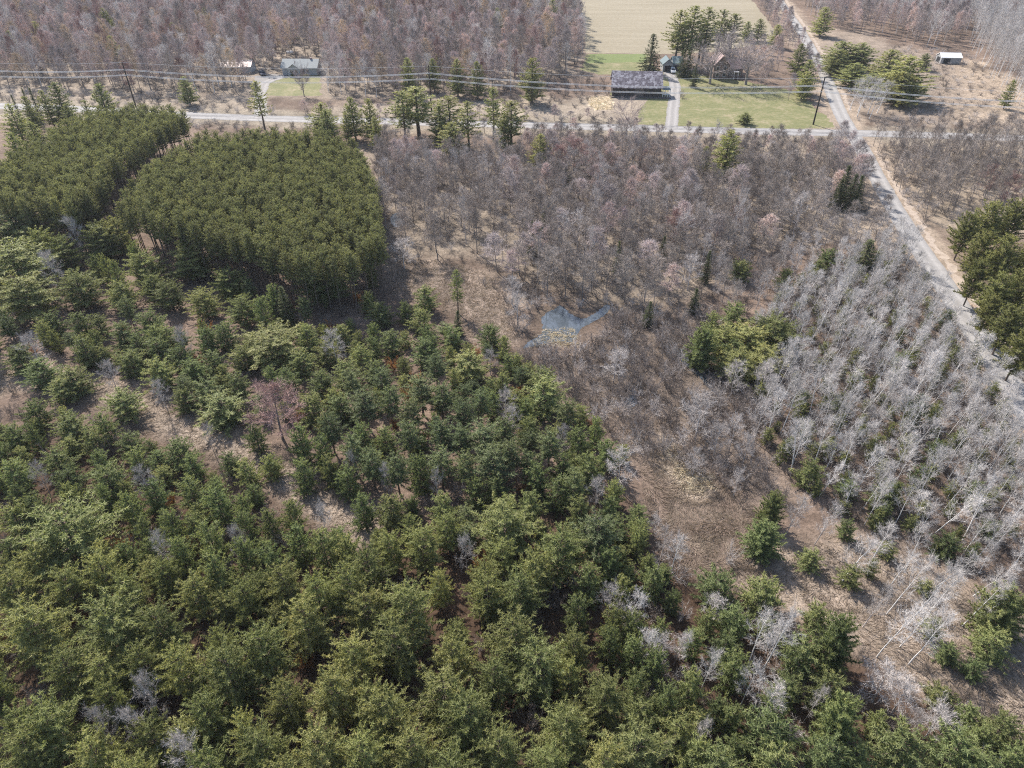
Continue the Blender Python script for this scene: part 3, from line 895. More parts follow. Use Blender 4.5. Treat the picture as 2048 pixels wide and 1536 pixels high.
for a in [(847, 572, 6.5, 50), (809, 603, 6, 30), (840, 617, 6, 46), (902, 651, 5.5, 46), (758, 603, 6, 50), (779, 661, 6, 52), (850, 675, 6.5, 60), (854, 650, 6, 38), (936, 702, 6.5, 80),
          (1083, 733, 7, 64), (1086, 756, 8, 90), (1004, 747, 6, 42), (734, 583, 6, 32), (741, 531, 6, 26), (1162, 808, 5, 36), (717, 846, 7, 48), (768, 853, 7, 48), (1056, 835, 7, 48), (837, 911, 8.5, 50),
          (1073, 928, 7, 56), (1128, 907, 7, 46), (1179, 907, 7.5, 58), (1158, 853, 8, 52), (1192, 835, 7, 36), (720, 989, 7, 50), (779, 989, 7, 66), (885, 986, 7, 56), (950, 955, 7, 44), (994, 952, 7, 60),
          (1117, 955, 7, 60), (1162, 993, 7, 54), (1281, 1037, 5.5, 42), (1278, 1012, 5, 44), (595, 850, 9, 50), (640, 870, 8, 46), (1215, 880, 7, 50), (600, 920, 7, 50), (655, 910, 7, 46), (690, 930, 7, 50),
          (1010, 990, 7, 60), (1060, 985, 7, 56), (1230, 960, 6, 40), (1035, 780, 6, 50)]:
    top("young_pine", "yp", *a, Z_MID)
for a in [(926, 801, 8, 46), (840, 754, 8, 60), (881, 767, 8, 48), (779, 774, 8, 44), (727, 781, 8, 60), (919, 853, 8, 52), (967, 846, 8.5, 68), (984, 894, 8.5, 72), (1199, 1034, 9, 80), (880, 840, 8, 50),
          (700, 870, 8, 48), (740, 900, 8, 50), (790, 910, 8, 50), (880, 900, 8, 52), (930, 905, 8, 44), (1020, 880, 8, 50), (1100, 860, 8, 50), (820, 800, 8, 46), (760, 740, 7, 44), (700, 740, 7, 44), (870, 710, 7, 42),
          (815, 845, 8, 46), (1150, 940, 8, 46), (1010, 835, 8, 46), (655, 830, 8, 48), (960, 780, 8, 44), (1135, 800, 7, 44)]:
    top("red_pine", "rm", *a, Z_MID)
top("young_pine", "yp", 980, 647, 6, 46, Z_MID, label="dark dense pine on the thicket edge facing the pond")
top("white_pine", "tp", 912, 538, 9, 22, Z_MID, label="lone thin pine with a bare stem standing in the dead grass clearing")
top("spruce_tree", "sp", 915, 619, 5, 22, Z_MID, label="small dark spire conifer standing in the dead grass clearing")
Z_BELOW = "just below the track"
for a in [(239, 779, 6, 74), (133, 826, 6, 66), (174, 857, 6, 52), (349, 878, 6, 60), (103, 895, 6, 60), (191, 902, 6, 46), (253, 864, 5, 52), (297, 881, 4, 28), (455, 905, 5, 42), (537, 909, 5, 44),
          (376, 909, 6, 48), (130, 936, 6, 60), (205, 929, 7, 76), (14, 922, 7, 62), (373, 953, 7, 56), (427, 974, 8, 62), (489, 919, 6, 48), (280, 1035, 8, 48), (335, 1018, 8, 52), (410, 1042, 9, 62),
          (533, 1018, 7, 48), (578, 1001, 7, 48), (420, 1103, 10, 72), (533, 1086, 10, 72), (480, 1020, 8, 50), (300, 960, 7, 56), (60, 990, 8, 66), (640, 1060, 9, 66), (590, 1050, 9, 60), (690, 1075, 9, 60), (20, 850, 6, 54),
          (60, 800, 6, 52), (250, 985, 8, 52), (20, 1010, 8, 70), (480, 1075, 9, 54), (350, 1075, 9, 56)]:
    top("young_pine", "yp", *a, Z_BELOW)
top("young_pine", "yp", 506, 850, 6, 42, Z_BELOW, label="small lone pine on the grassy track beside the bare red maple")
# --- lower right: scattered pines
Z_LR = "in growth below the clearing"
for a in [(1625, 1101, 3.5, 48), (1707, 1132, 4, 46), (1902, 1070, 4, 56), (1998, 1258, 5.5, 72), (1440, 1142, 6.5, 80), (1533, 1156, 6.5, 78), (1642, 1207, 5, 52),
          (1611, 1275, 7, 88), (1474, 1214, 6.5, 70), (1478, 1303, 8, 64), (1669, 1347, 7, 76), (1550, 1422, 9, 108), (1666, 1477, 8, 92), (1820, 1460, 8, 108), (1929, 1463, 8, 98),
          (2018, 1429, 6, 72), (1563, 1498, 8, 92), (1440, 1504, 9, 108), (1471, 1409, 6, 52), (1440, 1395, 5, 44), (1888, 1374, 3.5, 56), (1943, 1409, 4.5, 48), (1957, 1320, 3.5, 42), (1905, 1289, 3.5, 46),
          (1550, 1381, 5, 52), (1271, 1275, 8, 54), (1312, 1296, 8, 58), (1278, 1344, 8, 58), (1271, 1221, 8, 56), (1247, 1152, 7, 44), (1223, 1255, 8, 50), (1158, 1193, 8, 54), (1340, 1370, 8, 60), (1390, 1340, 8, 60),
          (1360, 1430, 8, 70), (1400, 1480, 8, 70), (1350, 1180, 5, 34), (1180, 1130, 8, 60), (1220, 1095, 8, 50), (1230, 1210, 8, 50), (1420, 1220, 6, 44), (1390, 1260, 6, 46), (1325, 1240, 6, 40), (1980, 1510, 7, 80)]:
    top("young_pine", "yp", *a, Z_LR)
for a in [(1690, 1234, 8.5, 86), (1697, 1395, 8.5, 88), (1330, 1130, 3.0, 36)]:
    top("young_pine", "bp", *a, Z_LR)
top("young_pine", "bp", 1534, 1046, 5.4, 80, Z_LR, label="dense rounded green pine standing alone at the tan clearing, casting a long shadow")
top("young_pine", "bp", 1553, 986, 6, 54, Z_LR, label="dense pine just behind the lone rounded one at the clearing")
top("young_pine", "bp", 2028, 1178, 7, 106, Z_LR, label="broad dense yellow-tipped pine beside the tan clearing")
Z_ASP = "among the pale aspens"
for a in [(1628, 917, 6, 56), (1782, 962, 6, 62), (1686, 784, 6, 42), (1844, 791, 7, 52), (1926, 856, 5, 34), (1700, 960, 4, 40), (1660, 880, 4, 34), (1760, 870, 5, 40), (1960, 960, 5, 40), (1580, 880, 4, 30), (1850, 930, 5, 36), (1770, 1010, 4, 36), (1990, 1040, 4, 40), (1810, 700, 6, 40), (1900, 620, 5, 34), (1720, 740, 5, 36), (1610, 780, 5, 34), (1880, 880, 5, 36), (1700, 1040, 4, 34), (1780, 1085, 3, 36)]:
    top("young_pine", "yp", *a, Z_ASP)
Z_SW = "on the swamp edge"
for a in [(1553, 630, 10, 96), (1500, 648, 9.5, 96), (1452, 652, 9, 70), (1532, 688, 8.5, 84), (1482, 698, 8.5, 80)]:
    top("white_pine", "wp", *a, Z_SW, label="large sunlit yellow-green pine in the clump on the swamp edge", group="big pines on the swamp edge")
top("young_pine", "bp", 1411, 654, 8, 66, Z_SW, label="rounded yellow-green pine at the end of the clump facing the pond")
for a in [(1430, 624, 7, 38), (1474, 603, 7, 50), (1663, 497, 6, 42), (1485, 518, 6, 42), (1574, 538, 6, 34), (1640, 520, 5, 30), (1470, 680, 7, 56)]:
    top("young_pine", "yp", *a, Z_SW)
top("spruce_tree", "sp", 1745, 474, 7, 50, Z_SW, label="dense dark conifer among bare trees beside the diagonal road")
for a in [(1130, 330, 5, 22), (1330, 470, 6, 20), (1065, 440, 8, 20), (1395, 575, 5, 24), (1300, 600, 5, 24), (1240, 480, 7, 20), (1090, 410, 7, 18), (1420, 500, 7, 20)]:
    top("spruce_tree", "sp", *a, Z_SW)
# --- right roadside pines
Z_RR = "in the pine row by the road"
for a in [(1945, 425, 11, 70), (1990, 402, 12, 84), (2040, 398, 12, 84), (1975, 462, 11, 74), (2020, 470, 12, 80), (1965, 520, 10, 64), (2010, 545, 11, 84), (2050, 540, 11, 84), (2030, 610, 10, 86), (1990, 590, 9, 60), (2060, 660, 10, 84), (2080, 470, 12, 84), (2090, 580, 11, 90)]:
    top("red_pine", "ro", a[0], a[1], a[2], a[3] * 0.9, Z_RR)
# --- far conifers
Z_F = "in the far bare woods"
for a in [(68, 41, 11, 22), (205, 14, 12, 25), (222, 39, 9, 16), (342, 44, 10, 18), (407, 14, 9, 15), (687, 106, 7, 20), (995, 14, 12, 18), (1105, -2, 13, 25), (876, 99, 8, 16), (580, 40, 9, 15), (15, 60, 11, 22)]:
    top("white_pine", "wp", *a, Z_F)
top("white_pine", "wp", 219, 70, 11, 26, Z_F, label="slender pine beside the utility pole in the bare woods")
Z_RD = "along the power line road"
for a in [(814, 113, 12, 34), (865, 115, 11, 26), (913, 116, 12, 32), (954, 120, 12, 32), (1064, 113, 14, 48), (366, 150, 9, 32), (640, 202, 10, 55), (701, 191, 12, 38), (735, 195, 12, 38), (650, 215, 10, 40), (903, 239, 9, 54), (876, 205, 11, 38), (1009, 226, 10, 38), (749, 232, 9, 28), (1081, 265, 9, 42), (690, 225, 8, 24)]:
    top("white_pine", "wp", *a, Z_RD)
for a in [(831, 168, 14, 66), (802, 178, 14, 50), (896, 188, 13, 56), (934, 200, 13, 42), (1023, 198, 13, 48)]:
    top("white_pine", "tp", *a, Z_RD)
top("white_pine", "tp", 985, 172, 15, 32, Z_RD, label="tall slim pine with a long bare trunk by the road")
top("white_pine", "tp", 510, 160, 14, 30, Z_RD, label="tall lone pine with a bare trunk by the road below the ranch house")
Z_LT = "beyond the plantation corner"
for a in [(106, 161, 13, 46), (48, 191, 11, 32), (82, 178, 11, 30), (195, 164, 13, 46), (168, 198, 11, 32), (17, 205, 12, 48), (130, 205, 11, 36), (99, 253, 11, 40), (60, 240, 11, 40), (20, 262, 12, 46), (150, 238, 10, 34), (10, 320, 12, 40)]:
    top("white_pine", "wp", *a, Z_LT)
for a in [(44, 174, 10, 15), (58, 174, 10, 15), (22, 188, 9, 13)]:
    top("spruce_tree", "sp", *a, Z_LT)
Z_FARM = "by the farmstead"
top("spruce_tree", "sp", 1306, 64, 14, 42, Z_FARM, label="tall cone-shaped spruce behind the dark barn")
for a in [(1362, 16, 20, 44), (1392, 8, 21, 46), (1420, 12, 20, 44), (1374, 40, 16, 40), (1450, 16, 17, 40), (1472, 24, 16, 38), (1408, 45, 14, 40)]:
    top("white_pine", "tp", *a, Z_FARM)
for a in [(1498, 41, 8, 23), (1523, 35, 9, 27), (1558, 47, 9, 28), (1653, 11, 12, 38), (1605, 85, 11, 34), (1621, 117, 11, 38), (1615, 140, 9, 34), (1492, 222, 3.5, 28), (1463, 256, 12, 56), (1414, 291, 7, 24), (2030, 158, 9, 22), (1855, 104, 6, 26)]:
    top("white_pine", "wp", *a, Z_FARM)
for a in [(1384, 76, 13, 26), (1370, 95, 10, 22), (1393, 126, 8, 16)]:
    top("spruce_tree", "sp", *a, Z_FARM)
Z_BP = "in the clump opposite the farm"
for a in [(1691, 76, 10, 62), (1725, 79, 10, 56), (1713, 122, 8, 48), (1789, 94, 12, 60), (1820, 104, 14, 76), (1748, 142, 7, 44), (1680, 95, 9, 46), (1815, 140, 10, 60)]:
    top("white_pine", "wp", a[0], a[1], a[2], a[3] * 1.2, Z_BP)
for a in [(1700, 328, 9.5, 30), (1714, 345, 9, 28), (1726, 348, 8, 26), (1688, 354, 7.5, 26)]:
    top("spruce_tree", "sp", *a, "in the cluster near the crossroads")

# --- hand-placed bare trees
top("bare_maple", "rd", 540, 768, 10, 112, "", label="large bare red-budded maple standing on the grassy track")
top("shade_tree", "bd", 1434, 70, 15, 92, "", label="spreading bare purple-grey tree over the farmhouse roof")
top("shade_tree", "bd", 1508, 70, 15, 100, "", label="spreading bare purple-grey tree on the lawn beyond the farmhouse")
top("shade_tree", "bd", 1472, 60, 13, 80, "", label="bare spreading tree just behind the farmhouse")
top("shade_tree", "bd", 1258, 203, 9, 54, "", label="gnarled bare tree by the road in front of the barn")
top("bare_maple", "rd", 1220, 306, 8, 56, "", label="pink-red budding maple in the swamp below the driveway")
for a in [(1150, 278, 9, 60), (1118, 292, 8, 46), (1352, 425, 8, 44), (1480, 405, 7, 40), (1440, 440, 7, 34), (1290, 300, 7, 34), (1690, 290, 7, 40), (1990, 330, 8, 40), (1185, 300, 8, 50), (2030, 350, 8, 46)]:
    top("bare_maple", "rd", *a, "in the swamp woods")
Z_PALE = "between the young pines"
for a in [(1244, 902, 7, 66), (1196, 958, 6, 46), (871, 943, 6, 32), (1011, 782, 6, 42), (1025, 816, 6, 42), (1128, 854, 6, 34), (280, 937, 7, 46), (68, 927, 6, 38), (315, 1067, 8, 42), (468, 1054, 7, 38),
          (212, 722, 6, 42), (315, 763, 6, 38), (55, 669, 7, 52), (92, 505, 10, 46), (137, 437, 10, 42), (356, 656, 7, 34), (663, 663, 7, 48), (770, 930, 6, 32), (700, 905, 6, 30), (410, 850, 5, 30), (285, 1355, 9, 60), (250, 1420, 8, 56), (190, 1420, 8, 46), (350, 1470, 9, 70),
          (930, 1075, 7, 44), (1225, 1170, 7, 56), (1190, 1040, 7, 40), (640, 1010, 6, 36)]:
    top("pale_birch", "pl", *a, Z_PALE)
Z_SWP = "in the shrub swamp"
for a in [(1406, 792, 8, 92), (1233, 700, 6.5, 58), (1035, 587, 7, 58), (1025, 553, 6, 44), (803, 478, 6.5, 60), (1370, 427, 9, 52), (1475, 724, 7, 52), (1536, 728, 7, 56), (980, 700, 5, 34), (1475, 830, 7, 48), (1530, 800, 8, 56), (1440, 850, 6, 44), (1500, 870, 6, 44), (1395, 900, 5, 40), (1480, 940, 5, 34)]:
    top("pale_birch", "pl", *a, Z_SWP)
Z_CL = "around the tan clearing"
for a in [(1861, 1111, 9, 50, (.22, .06)), (1909, 1132, 9, 50, (.22, .06)), (1782, 1173, 7, 44, (.2, .06)), (2018, 1149, 8, 50, (.25, .05)), (1584, 1226, 9, 58, (.12, .04)), (1540, 1226, 8, 54, (.08, .04)), (1755, 1070, 6, 70, (.5, .25)),
          (1676, 1010, 7, 44, (.2, .05)), (1608, 994, 7, 42, (.15, .05)), (1333, 1056, 5, 40, (0, 0)), (1363, 1073, 6, 46, (.05, 0)), (1312, 1032, 4, 32, (0, 0)), (1281, 1188, 7, 48, (.15, 0)), (1302, 1266, 6, 52, (.05, 0)), (1370, 1273, 5, 32, (.1, 0)),
          (1515, 1332, 7, 52, (.05, 0)), (1430, 1304, 7, 46, (.05, 0)), (1372, 1267, 6, 40, (.1, 0)), (1649, 1379, 6, 34, (.1, 0)), (1413, 1444, 7, 38, (.1, 0)), (1840, 1210, 8, 60, (.25, .05)), (1880, 1190, 8, 56, (.2, .05)), (1900, 1225, 8, 60, (.2, .05))]:
    top("aspen_tree", "as" if a[3] > 45 else "pl", *a[:4], Z_CL, lean=a[4])
for a in [(1779, 1335, 6, 92), (1816, 1366, 5.5, 80), (1885, 1417, 5.5, 78), (1840, 1424, 5, 44)]:
    top("pale_birch", "pl", *a, "beside the lower tan track", )

# --- stands filled at random inside their outlines
PLANT_A = poly([(388, 262), (520, 252), (640, 258), (705, 278), (744, 332), (750, 410), (758, 474), (732, 496), (650, 520), (560, 500), (430, 455), (310, 430), (226, 404), (270, 345), (340, 292)], 12.5)
PLANT_B = poly([(-60, 345), (60, 278), (140, 232), (258, 200), (362, 212), (366, 234), (304, 260), (230, 312), (176, 376), (140, 400), (-60, 385)], 12.5)
fill("red_pine", "rp", PLANT_A, 1.95, 31, (11.7, 12.6), (1.5, 1.85), "in the even plantation", clear=False)
fill("red_pine", "rp", PLANT_B, 2.0, 32, (11.6, 12.7), (1.5, 1.85), "in the even plantation", clear=False)
# pine fill of the big stand
STAND = poly([(-80, 1060), (300, 1040), (560, 1060), (720, 1090), (860, 1040), (1160, 1050), (1230, 1130), (1260, 1240), (1320, 1330), (1420, 1420), (1480, 1600), (-120, 1600)], 9)
fill("white_pine", "wp", STAND, 3.0, 41, (4.0, 7.0), (1.8, 2.8), Z_STAND, clear=True, fac=0.48)
THICK = poly([(40, 640), (520, 640), (760, 610), (990, 660), (1080, 740), (1250, 880), (1310, 1060), (1300, 1120), (1150, 1120), (740, 1080), (560, 930), (450, 872), (300, 815), (80, 745)], 4)
fill("young_pine", ["yp", "yp", "rm"], THICK, 2.4, 42, (2.8, 4.8), (1.2, 2.0), Z_TH, clear=True, fac=0.6, holes=[MEADOW2])
BELOW = poly([(-60, 830), (110, 790), (290, 880), (440, 920), (560, 980), (700, 1070), (560, 1100), (-60, 1100)], 4)
fill("young_pine", "yp", BELOW, 2.5, 43, (2.6, 5), (1.3, 2.1), Z_BELOW, clear=True, fac=0.6)
LOWR = poly([(1250, 1130), (1450, 1170), (1640, 1250), (1760, 1350), (1900, 1430), (2100, 1500), (2100, 1640), (1300, 1640)], 3)
fill("young_pine", "yp", LOWR, 2.5, 44, (2.6, 5), (1.2, 2.1), Z_LR, clear=True, fac=0.64)
fill("young_pine", "yp", poly([(1640, 1080), (1800, 1110), (1960, 1200), (2100, 1260), (2100, 1480), (1980, 1400), (1800, 1300), (1680, 1180)], 2), 3.6, 46, (1.6, 4.0), (0.9, 1.7), Z_LR, clear=True, fac=0.7)
fill("pale_birch", "pl", poly([(1480, 1190), (1640, 1260), (1900, 1440), (2100, 1500), (2100, 1620), (1350, 1620), (1290, 1200)]), 6.0, 47, (4, 7), (1.3, 2.0), Z_PALE, clear=True, fac=0.4, lean=(.08, .02), leanj=.05)
fill("aspen_tree", "as", poly([(1700, 1080), (1800, 1100), (1980, 1180), (2100, 1220), (2100, 1340), (1960, 1270), (1780, 1190)]), 3.4, 48, (5.5, 9), (1.0, 1.6), Z_CL, clear=True, fac=0.4, lean=(.2, .04), leanj=.08)
EDGE = poly([(-60, 400), (60, 430), (200, 450), (330, 500), (560, 590), (720, 560), (760, 640), (500, 660), (120, 660), (-60, 700)], 5)
fill("young_pine", ["rm", "yp"], EDGE, 2.9, 45, (4.5, 7.5), (1.5, 2.3), Z_LEFT, clear=True, fac=0.7)

ASP = poly([(1490, 690), (1560, 600), (1650, 540), (1760, 500), (1850, 530), (1925, 650), (1985, 740), (2050, 850), (2120, 930), (2140, 1180), (1960, 1150), (1800, 1080), (1680, 1030), (1580, 960), (1530, 900), (1500, 800)])
fill("aspen_tree", "as", ASP, 2.15, 51, (4.5, 8.8), (1.1, 1.7), "in the stand beside the road", clear=True, fac=0.45, lean=(0.12, 0.03), leanj=0.10)
fill("aspen_tree", "as", poly([(1680, -60), (2200, -60), (2200, 260), (2080, 250), (2010, 190), (1950, 122), (1930, 60), (1780, 50)]), 3.5, 52, (11, 15), (1.6, 2.3), "in the stand behind the white shed", clear=True, fac=0.5, lean=(0.08, 0.02), leanj=0.06)
for a in [(1722, 160, 9, 34), (1742, 155, 10, 36), (1762, 160, 10, 34), (1778, 165, 9, 32), (1735, 178, 8, 32), (1760, 182, 8, 34)]:
    top("aspen_tree", "as", *a, "in front of the bushy pines", lean=(0.12, 0.0))
fill("young_pine", "yp", ASP, 3.0, 53, (1.4, 3.6), (0.8, 1.5), Z_ASP, clear=False)
# swamp hardwoods
fill("swamp_tree", ["sw", "sw", "sw", "sw", "sw", "hw", "pl"], SWAMP, 2.8, 61, (6, 10), (1.8, 2.9), "in the swamp woods", clear=True, fac=0.4, leanj=0.05)
fill("swamp_tree", "sw", poly([(1740, 290), (2150, 300), (2150, 440), (1960, 410), (1850, 440), (1790, 400)]), 3.6, 62, (7, 11), (1.6, 2.6), "in the thin woods near the crossroads", clear=True, fac=0.5, leanj=0.05)
fill("swamp_tree", ["sw", "pl"], poly([(1420, 500), (1560, 490), (1760, 450), (1860, 540), (1780, 560), (1560, 640), (1430, 640)]), 4.2, 63, (5, 8.5), (1.4, 2.3), "between the swamp and road", clear=True, fac=0.5, leanj=0.05)
fill("swamp_tree", ["sw", "hw"], poly([(590, 225), (1240, 240), (1340, 274), (1680, 285), (1690, 310), (1150, 308), (760, 300), (700, 262)]), 4.4, 64, (2.5, 5.0), (1.2, 2.0), "in the strip along the road", clear=True, fac=0.5)
# far woods
FAR_A = poly([(-260, -110), (930, -110), (985, -14), (1050, -4), (1120, 2), (1150, 24), (1160, 62), (1166, 104), (1150, 135), (1100, 165), (1040, 180), (900, 195), (690, 195), (655, 190), (650, 142), (560, 134), (545, 146), (498, 150), (488, 190), (300, 188), (120, 178), (-260, 160)])
HOUSE_HOLES = [poly([(425, 150), (500, 150), (500, 124), (425, 124)]), poly([(555, 150), (655, 150), (655, 118), (555, 118)])]
fill("far_tree", ["hw", "hw", "hw", "hw", "hw", "hw", "hw", "sw", "sw", "as", "as", "rd", "fp"], FAR_A, 3.9, 71, (8.5, 14), (2.1, 3.3), "in the far leafless woods", clear=True, fac=0.45, holes=HOUSE_HOLES)
fill("far_tree", ["hw", "hw", "as"], poly([(1590, -110), (2200, -110), (2200, -20), (2100, 60), (1930, 80), (1860, 96), (1790, 80), (1690, 62), (1640, 50), (1610, 20)]), 4.4, 72, (9, 14), (1.9, 3.0), "in the reddish bare woods behind the white shed", clear=True, fac=0.5)
fill("far_tree", ["hw"], poly([(1530, -20), (1560, 20), (1600, 100), (1640, 170), (1625, 180), (1580, 110), (1530, 40), (1500, -20)]), 4.5, 73, (6, 9), (1.5, 2.2), "in the hedgerow beside the diagonal road", clear=True, fac=0.5)
fill("far_tree", ["hw"], poly([(1450, 110), (1560, 95), (1610, 170), (1600, 210), (1500, 180)]), 7, 74, (5, 9), (1.6, 2.4), "on the farmhouse lawn", clear=True, fac=0.6)
# shrubs
fill("bare_shrub", ["sh", "sh", "sh", "ps"], SHRUBSWAMP, 1.45, 81, (1.5, 3.6), (0.9, 1.8), "in the shrub swamp", clear=True, fac=0.25)
fill("bare_shrub", ["sh", "sh", "ps"], poly([(960, 560), (1040, 590), (1200, 600), (1300, 620), (1320, 650), (1230, 660), (1060, 690), (1020, 640)]), 1.9, 94, (1.2, 2.6), (0.8, 1.5), "around the pond", clear=False, holes=[poly([(1024 + 1.0 * (a - 1024), b + 22) if b > 640 else (a, b) for a, b in POND]), poly([(1066, 640), (1120, 600), (1232, 600), (1232, 650), (1170, 716), (1040, 716)])])
fill("bare_shrub", ["sh", "sh", "ps"], SWAMP, 2.2, 82, (1.2, 2.8), (0.8, 1.5), "under the swamp trees", clear=False)
fill("bare_shrub", ["sh"], ASP, 1.7, 83, (1.2, 2.8), (0.8, 1.5), "under the aspens", clear=False)
fill("bare_shrub", ["sh", "ps"], poly([(1420, 500), (1760, 430), (1860, 540), (1560, 640), (1420, 640)]), 2.4, 84, (1.5, 3), (0.9, 1.6), "between the swamp and the road", clear=False)
fill("bare_shrub", ["sh", "sh", "lb"], poly([(20, 640), (760, 600), (1250, 880), (1310, 1060), (740, 1080), (560, 930), (300, 815), (60, 745)]), 3.4, 85, (1.5, 3.2), (0.9, 1.5), "between the young pines", clear=True, fac=0.5)
fill("bare_shrub", ["sh", "sh", "lb"], STAND, 3.0, 86, (1.5, 3.5), (0.9, 1.6), "under the tall pines", clear=True, fac=0.4)
fill("bare_shrub", ["sh", "sh", "ps"], poly([(1250, 1120), (1400, 1170), (1640, 1230), (1780, 1330), (2100, 1450), (2100, 1640), (1300, 1640), (1240, 1250)]), 2.6, 87, (1.5, 3.2), (0.9, 1.5), "among the lower pines", clear=True, fac=0.4)
fill("bare_shrub", ["sh"], poly([(-60, 780), (60, 760), (290, 880), (440, 920), (560, 980), (700, 1070), (560, 1100), (-60, 1100)]), 2.8, 88, (1.5, 3.2), (0.9, 1.5), "along the grassy track", clear=True, fac=0.4)
fill("bare_shrub", ["sh", "sh", "ps"], poly([(1750, 285), (2150, 295), (2150, 470), (1960, 430), (1850, 450), (1790, 400)]), 2.3, 89, (1.2, 2.6), (0.9, 1.6), "near the crossroads", clear=False)
fill("bare_shrub", ["sh"], poly([(1080, 150), (1180, 150), (1215, 165), (1220, 190), (1150, 215), (1000, 215), (1000, 185)]), 3.2, 90, (1.5, 3.0), (1.1, 1.9), "beside the barn", clear=False)
fill("bare_shrub", ["sh", "ps"], poly([(-60, 182), (300, 192), (480, 200), (520, 225), (1200, 236), (1200, 246), (600, 236), (300, 225), (-60, 205)]), 2.9, 91, (1.2, 2.6), (1.0, 1.7), "along the road", clear=False)
fill("bare_shrub", ["sh", "ps"], poly([(330, 240), (500, 248), (680, 256), (690, 268), (520, 262), (380, 262)]), 2.6, 95, (1.2, 2.4), (0.9, 1.5), "between the plantation and the road", clear=False)
fill("bare_shrub", ["sh"], FAR_A, 5.0, 92, (1.5, 3.0), (1.2, 2.0), "under the far woods", clear=False, holes=HOUSE_HOLES)
fill("bare_shrub", ["sh", "ps"], poly([(1800, 90), (1900, 100), (2000, 140), (2100, 190), (2100, 260), (1900, 255), (1760, 250), (1700, 240), (1680, 150)]), 3.8, 93, (0.8, 1.8), (0.9, 1.6), "in the meadow by the white shed", clear=True, fac=0.6)
top("bare_shrub", "ps", 1468, 1092, 2.6, 38, "", label="round pale leafless bush alone on the tan clearing")
for a in [(235, 1072, 3.5, 52), (330, 1190, 2.5, 24), (960, 1085, 3, 24), (1050, 960, 3, 34), (335, 985, 2.6, 20), (1220, 1215, 3, 30), (380, 1080, 2.8, 26)]:
    top("bare_shrub", "lb", *a, "with withered orange leaves")

top("bare_shrub", "sh", 1366, 178, 2.6, 18, "", label="dark leafless bush on the lawn beside the gravel drive")
for a in [(586, 146, 1.3, 12), (600, 147, 1.2, 10), (612, 147, 1.3, 12)]:
    top("young_pine", "bp", *a, "", label="low clipped evergreen bush against the ranch house front", group="foundation bushes of the ranch house")
top("shade_tree", "bd", 598, 128, 10, 34, "", label="bare tree standing on the lawn in front of the ranch house")
for a in [(1074, 592, 2.4, 30), (1236, 606, 2.4, 34), (1044, 640, 2.2, 30), (1160, 594, 2.0, 22), (1030, 630, 2.6, 34), (1214, 636, 2.2, 30)]:
    top("bare_shrub", "sh" if a[0] % 4 else "ps", *a, "on the pond bank")
# ------------------------------------------------------------------ build the trees
CAT = dict(white_pine="pine tree", young_pine="young pine", red_pine="red pine", spruce_tree="spruce tree", aspen_tree="aspen tree", swamp_tree="bare tree",
           far_tree="bare tree", bare_maple="maple tree", shade_tree="shade tree", pale_birch="birch tree", bare_shrub="shrub")
LOOK = dict(white_pine=("tall feathery white pine", "mid-height feathery white pine"), young_pine=("taller bushy young pine", "low bushy young pine"), red_pine=("olive-green red pine", "shorter olive-green red pine"),
            spruce_tree=("dark narrow spruce", "small dark narrow spruce"), aspen_tree=("tall slender white-barked aspen", "shorter slender white-barked aspen"),
            swamp_tree=("taller leafless grey tree", "low leafless grey tree"), far_tree=("taller leafless brownish tree", "shorter leafless brownish tree"), bare_maple=("leafless red-budded maple", "small leafless red-budded maple"),
            shade_tree=("spreading bare tree", "spreading bare tree"), pale_birch=("leafless pale-twigged birch", "small leafless pale-twigged birch"), bare_shrub=("leafless twiggy shrub", "low leafless twiggy shrub"))
MID = dict(white_pine=11.5, young_pine=6.3, red_pine=9.0, spruce_tree=7.5, aspen_tree=10.5, swamp_tree=9.0, far_tree=12.0, bare_maple=8.0, shade_tree=1, pale_birch=6.4, bare_shrub=2.3)
WIDE = dict(white_pine=2.3, young_pine=1.5, red_pine=1.55, spruce_tree=1.5, aspen_tree=1.4, swamp_tree=1.9, far_tree=2.4, bare_maple=2.5, shade_tree=1, pale_birch=1.6, bare_shrub=1.25)
LIMIT = dict(red_pine=300, aspen_tree=300, swamp_tree=300, far_tree=0, bare_shrub=260, young_pine=300, white_pine=300)

TRK = [np.array([P(a, b)[:2] for a, b in L]) for L in (TRACK, TRACK2)]
PND = poly(POND)
OPN = [MEADOW2, MARSH, OPEN_RIGHT]
MARK = [(t["x"], t["y"], t["kind"], t["key"]) for t in TREES if t["kind"] in ("pale_birch", "bare_maple", "spruce_tree") or t["key"] in ("lb", "ps")]
MX = np.array([(a, b) for a, b, _, _ in MARK])
AX = np.array([(t["x"], t["y"]) for t in TREES if t["kind"] not in ("bare_shrub",)])
def beside(t):
    """what the tree stands beside, for its label"""
    q = np.array([[t["x"], t["y"]]])
    if dist_edges(PND, q)[0] < 6: return "beside the pond"
    for pg in OPN:
        if dist_edges(pg, q)[0] < 2.5: return "at the clearing's edge"
    if min(dist_edges(T, q, False)[0] for T in TRK) < 5: return "on the track edge"
    if min(dist_edges(R, q, False)[0] for R in (ROAD1, ROAD2)) < 7: return "on the road verge"
    d = np.hypot(MX[:, 0] - t["x"], MX[:, 1] - t["y"])
    d[d < 0.05] = 1e9
    k = int(d.argmin())
    if d[k] < 2.0 + t["r"]:
        kd, ky = MARK[k][2:]
        return {"pale_birch": "beside a pale birch", "bare_maple": "beside a red-budded maple", "spruce_tree": "beside a dark spruce"}.get(kd, "beside a brown-leaved shrub" if ky == "lb" else "beside a pale bush")
    n = (np.hypot(AX[:, 0] - t["x"], AX[:, 1] - t["y"]) < 4.0).sum() - 1
    return "standing apart" if n <= 0 else "with one close neighbour" if n == 1 else "in a close cluster" if n < 5 else "hemmed in by neighbours"

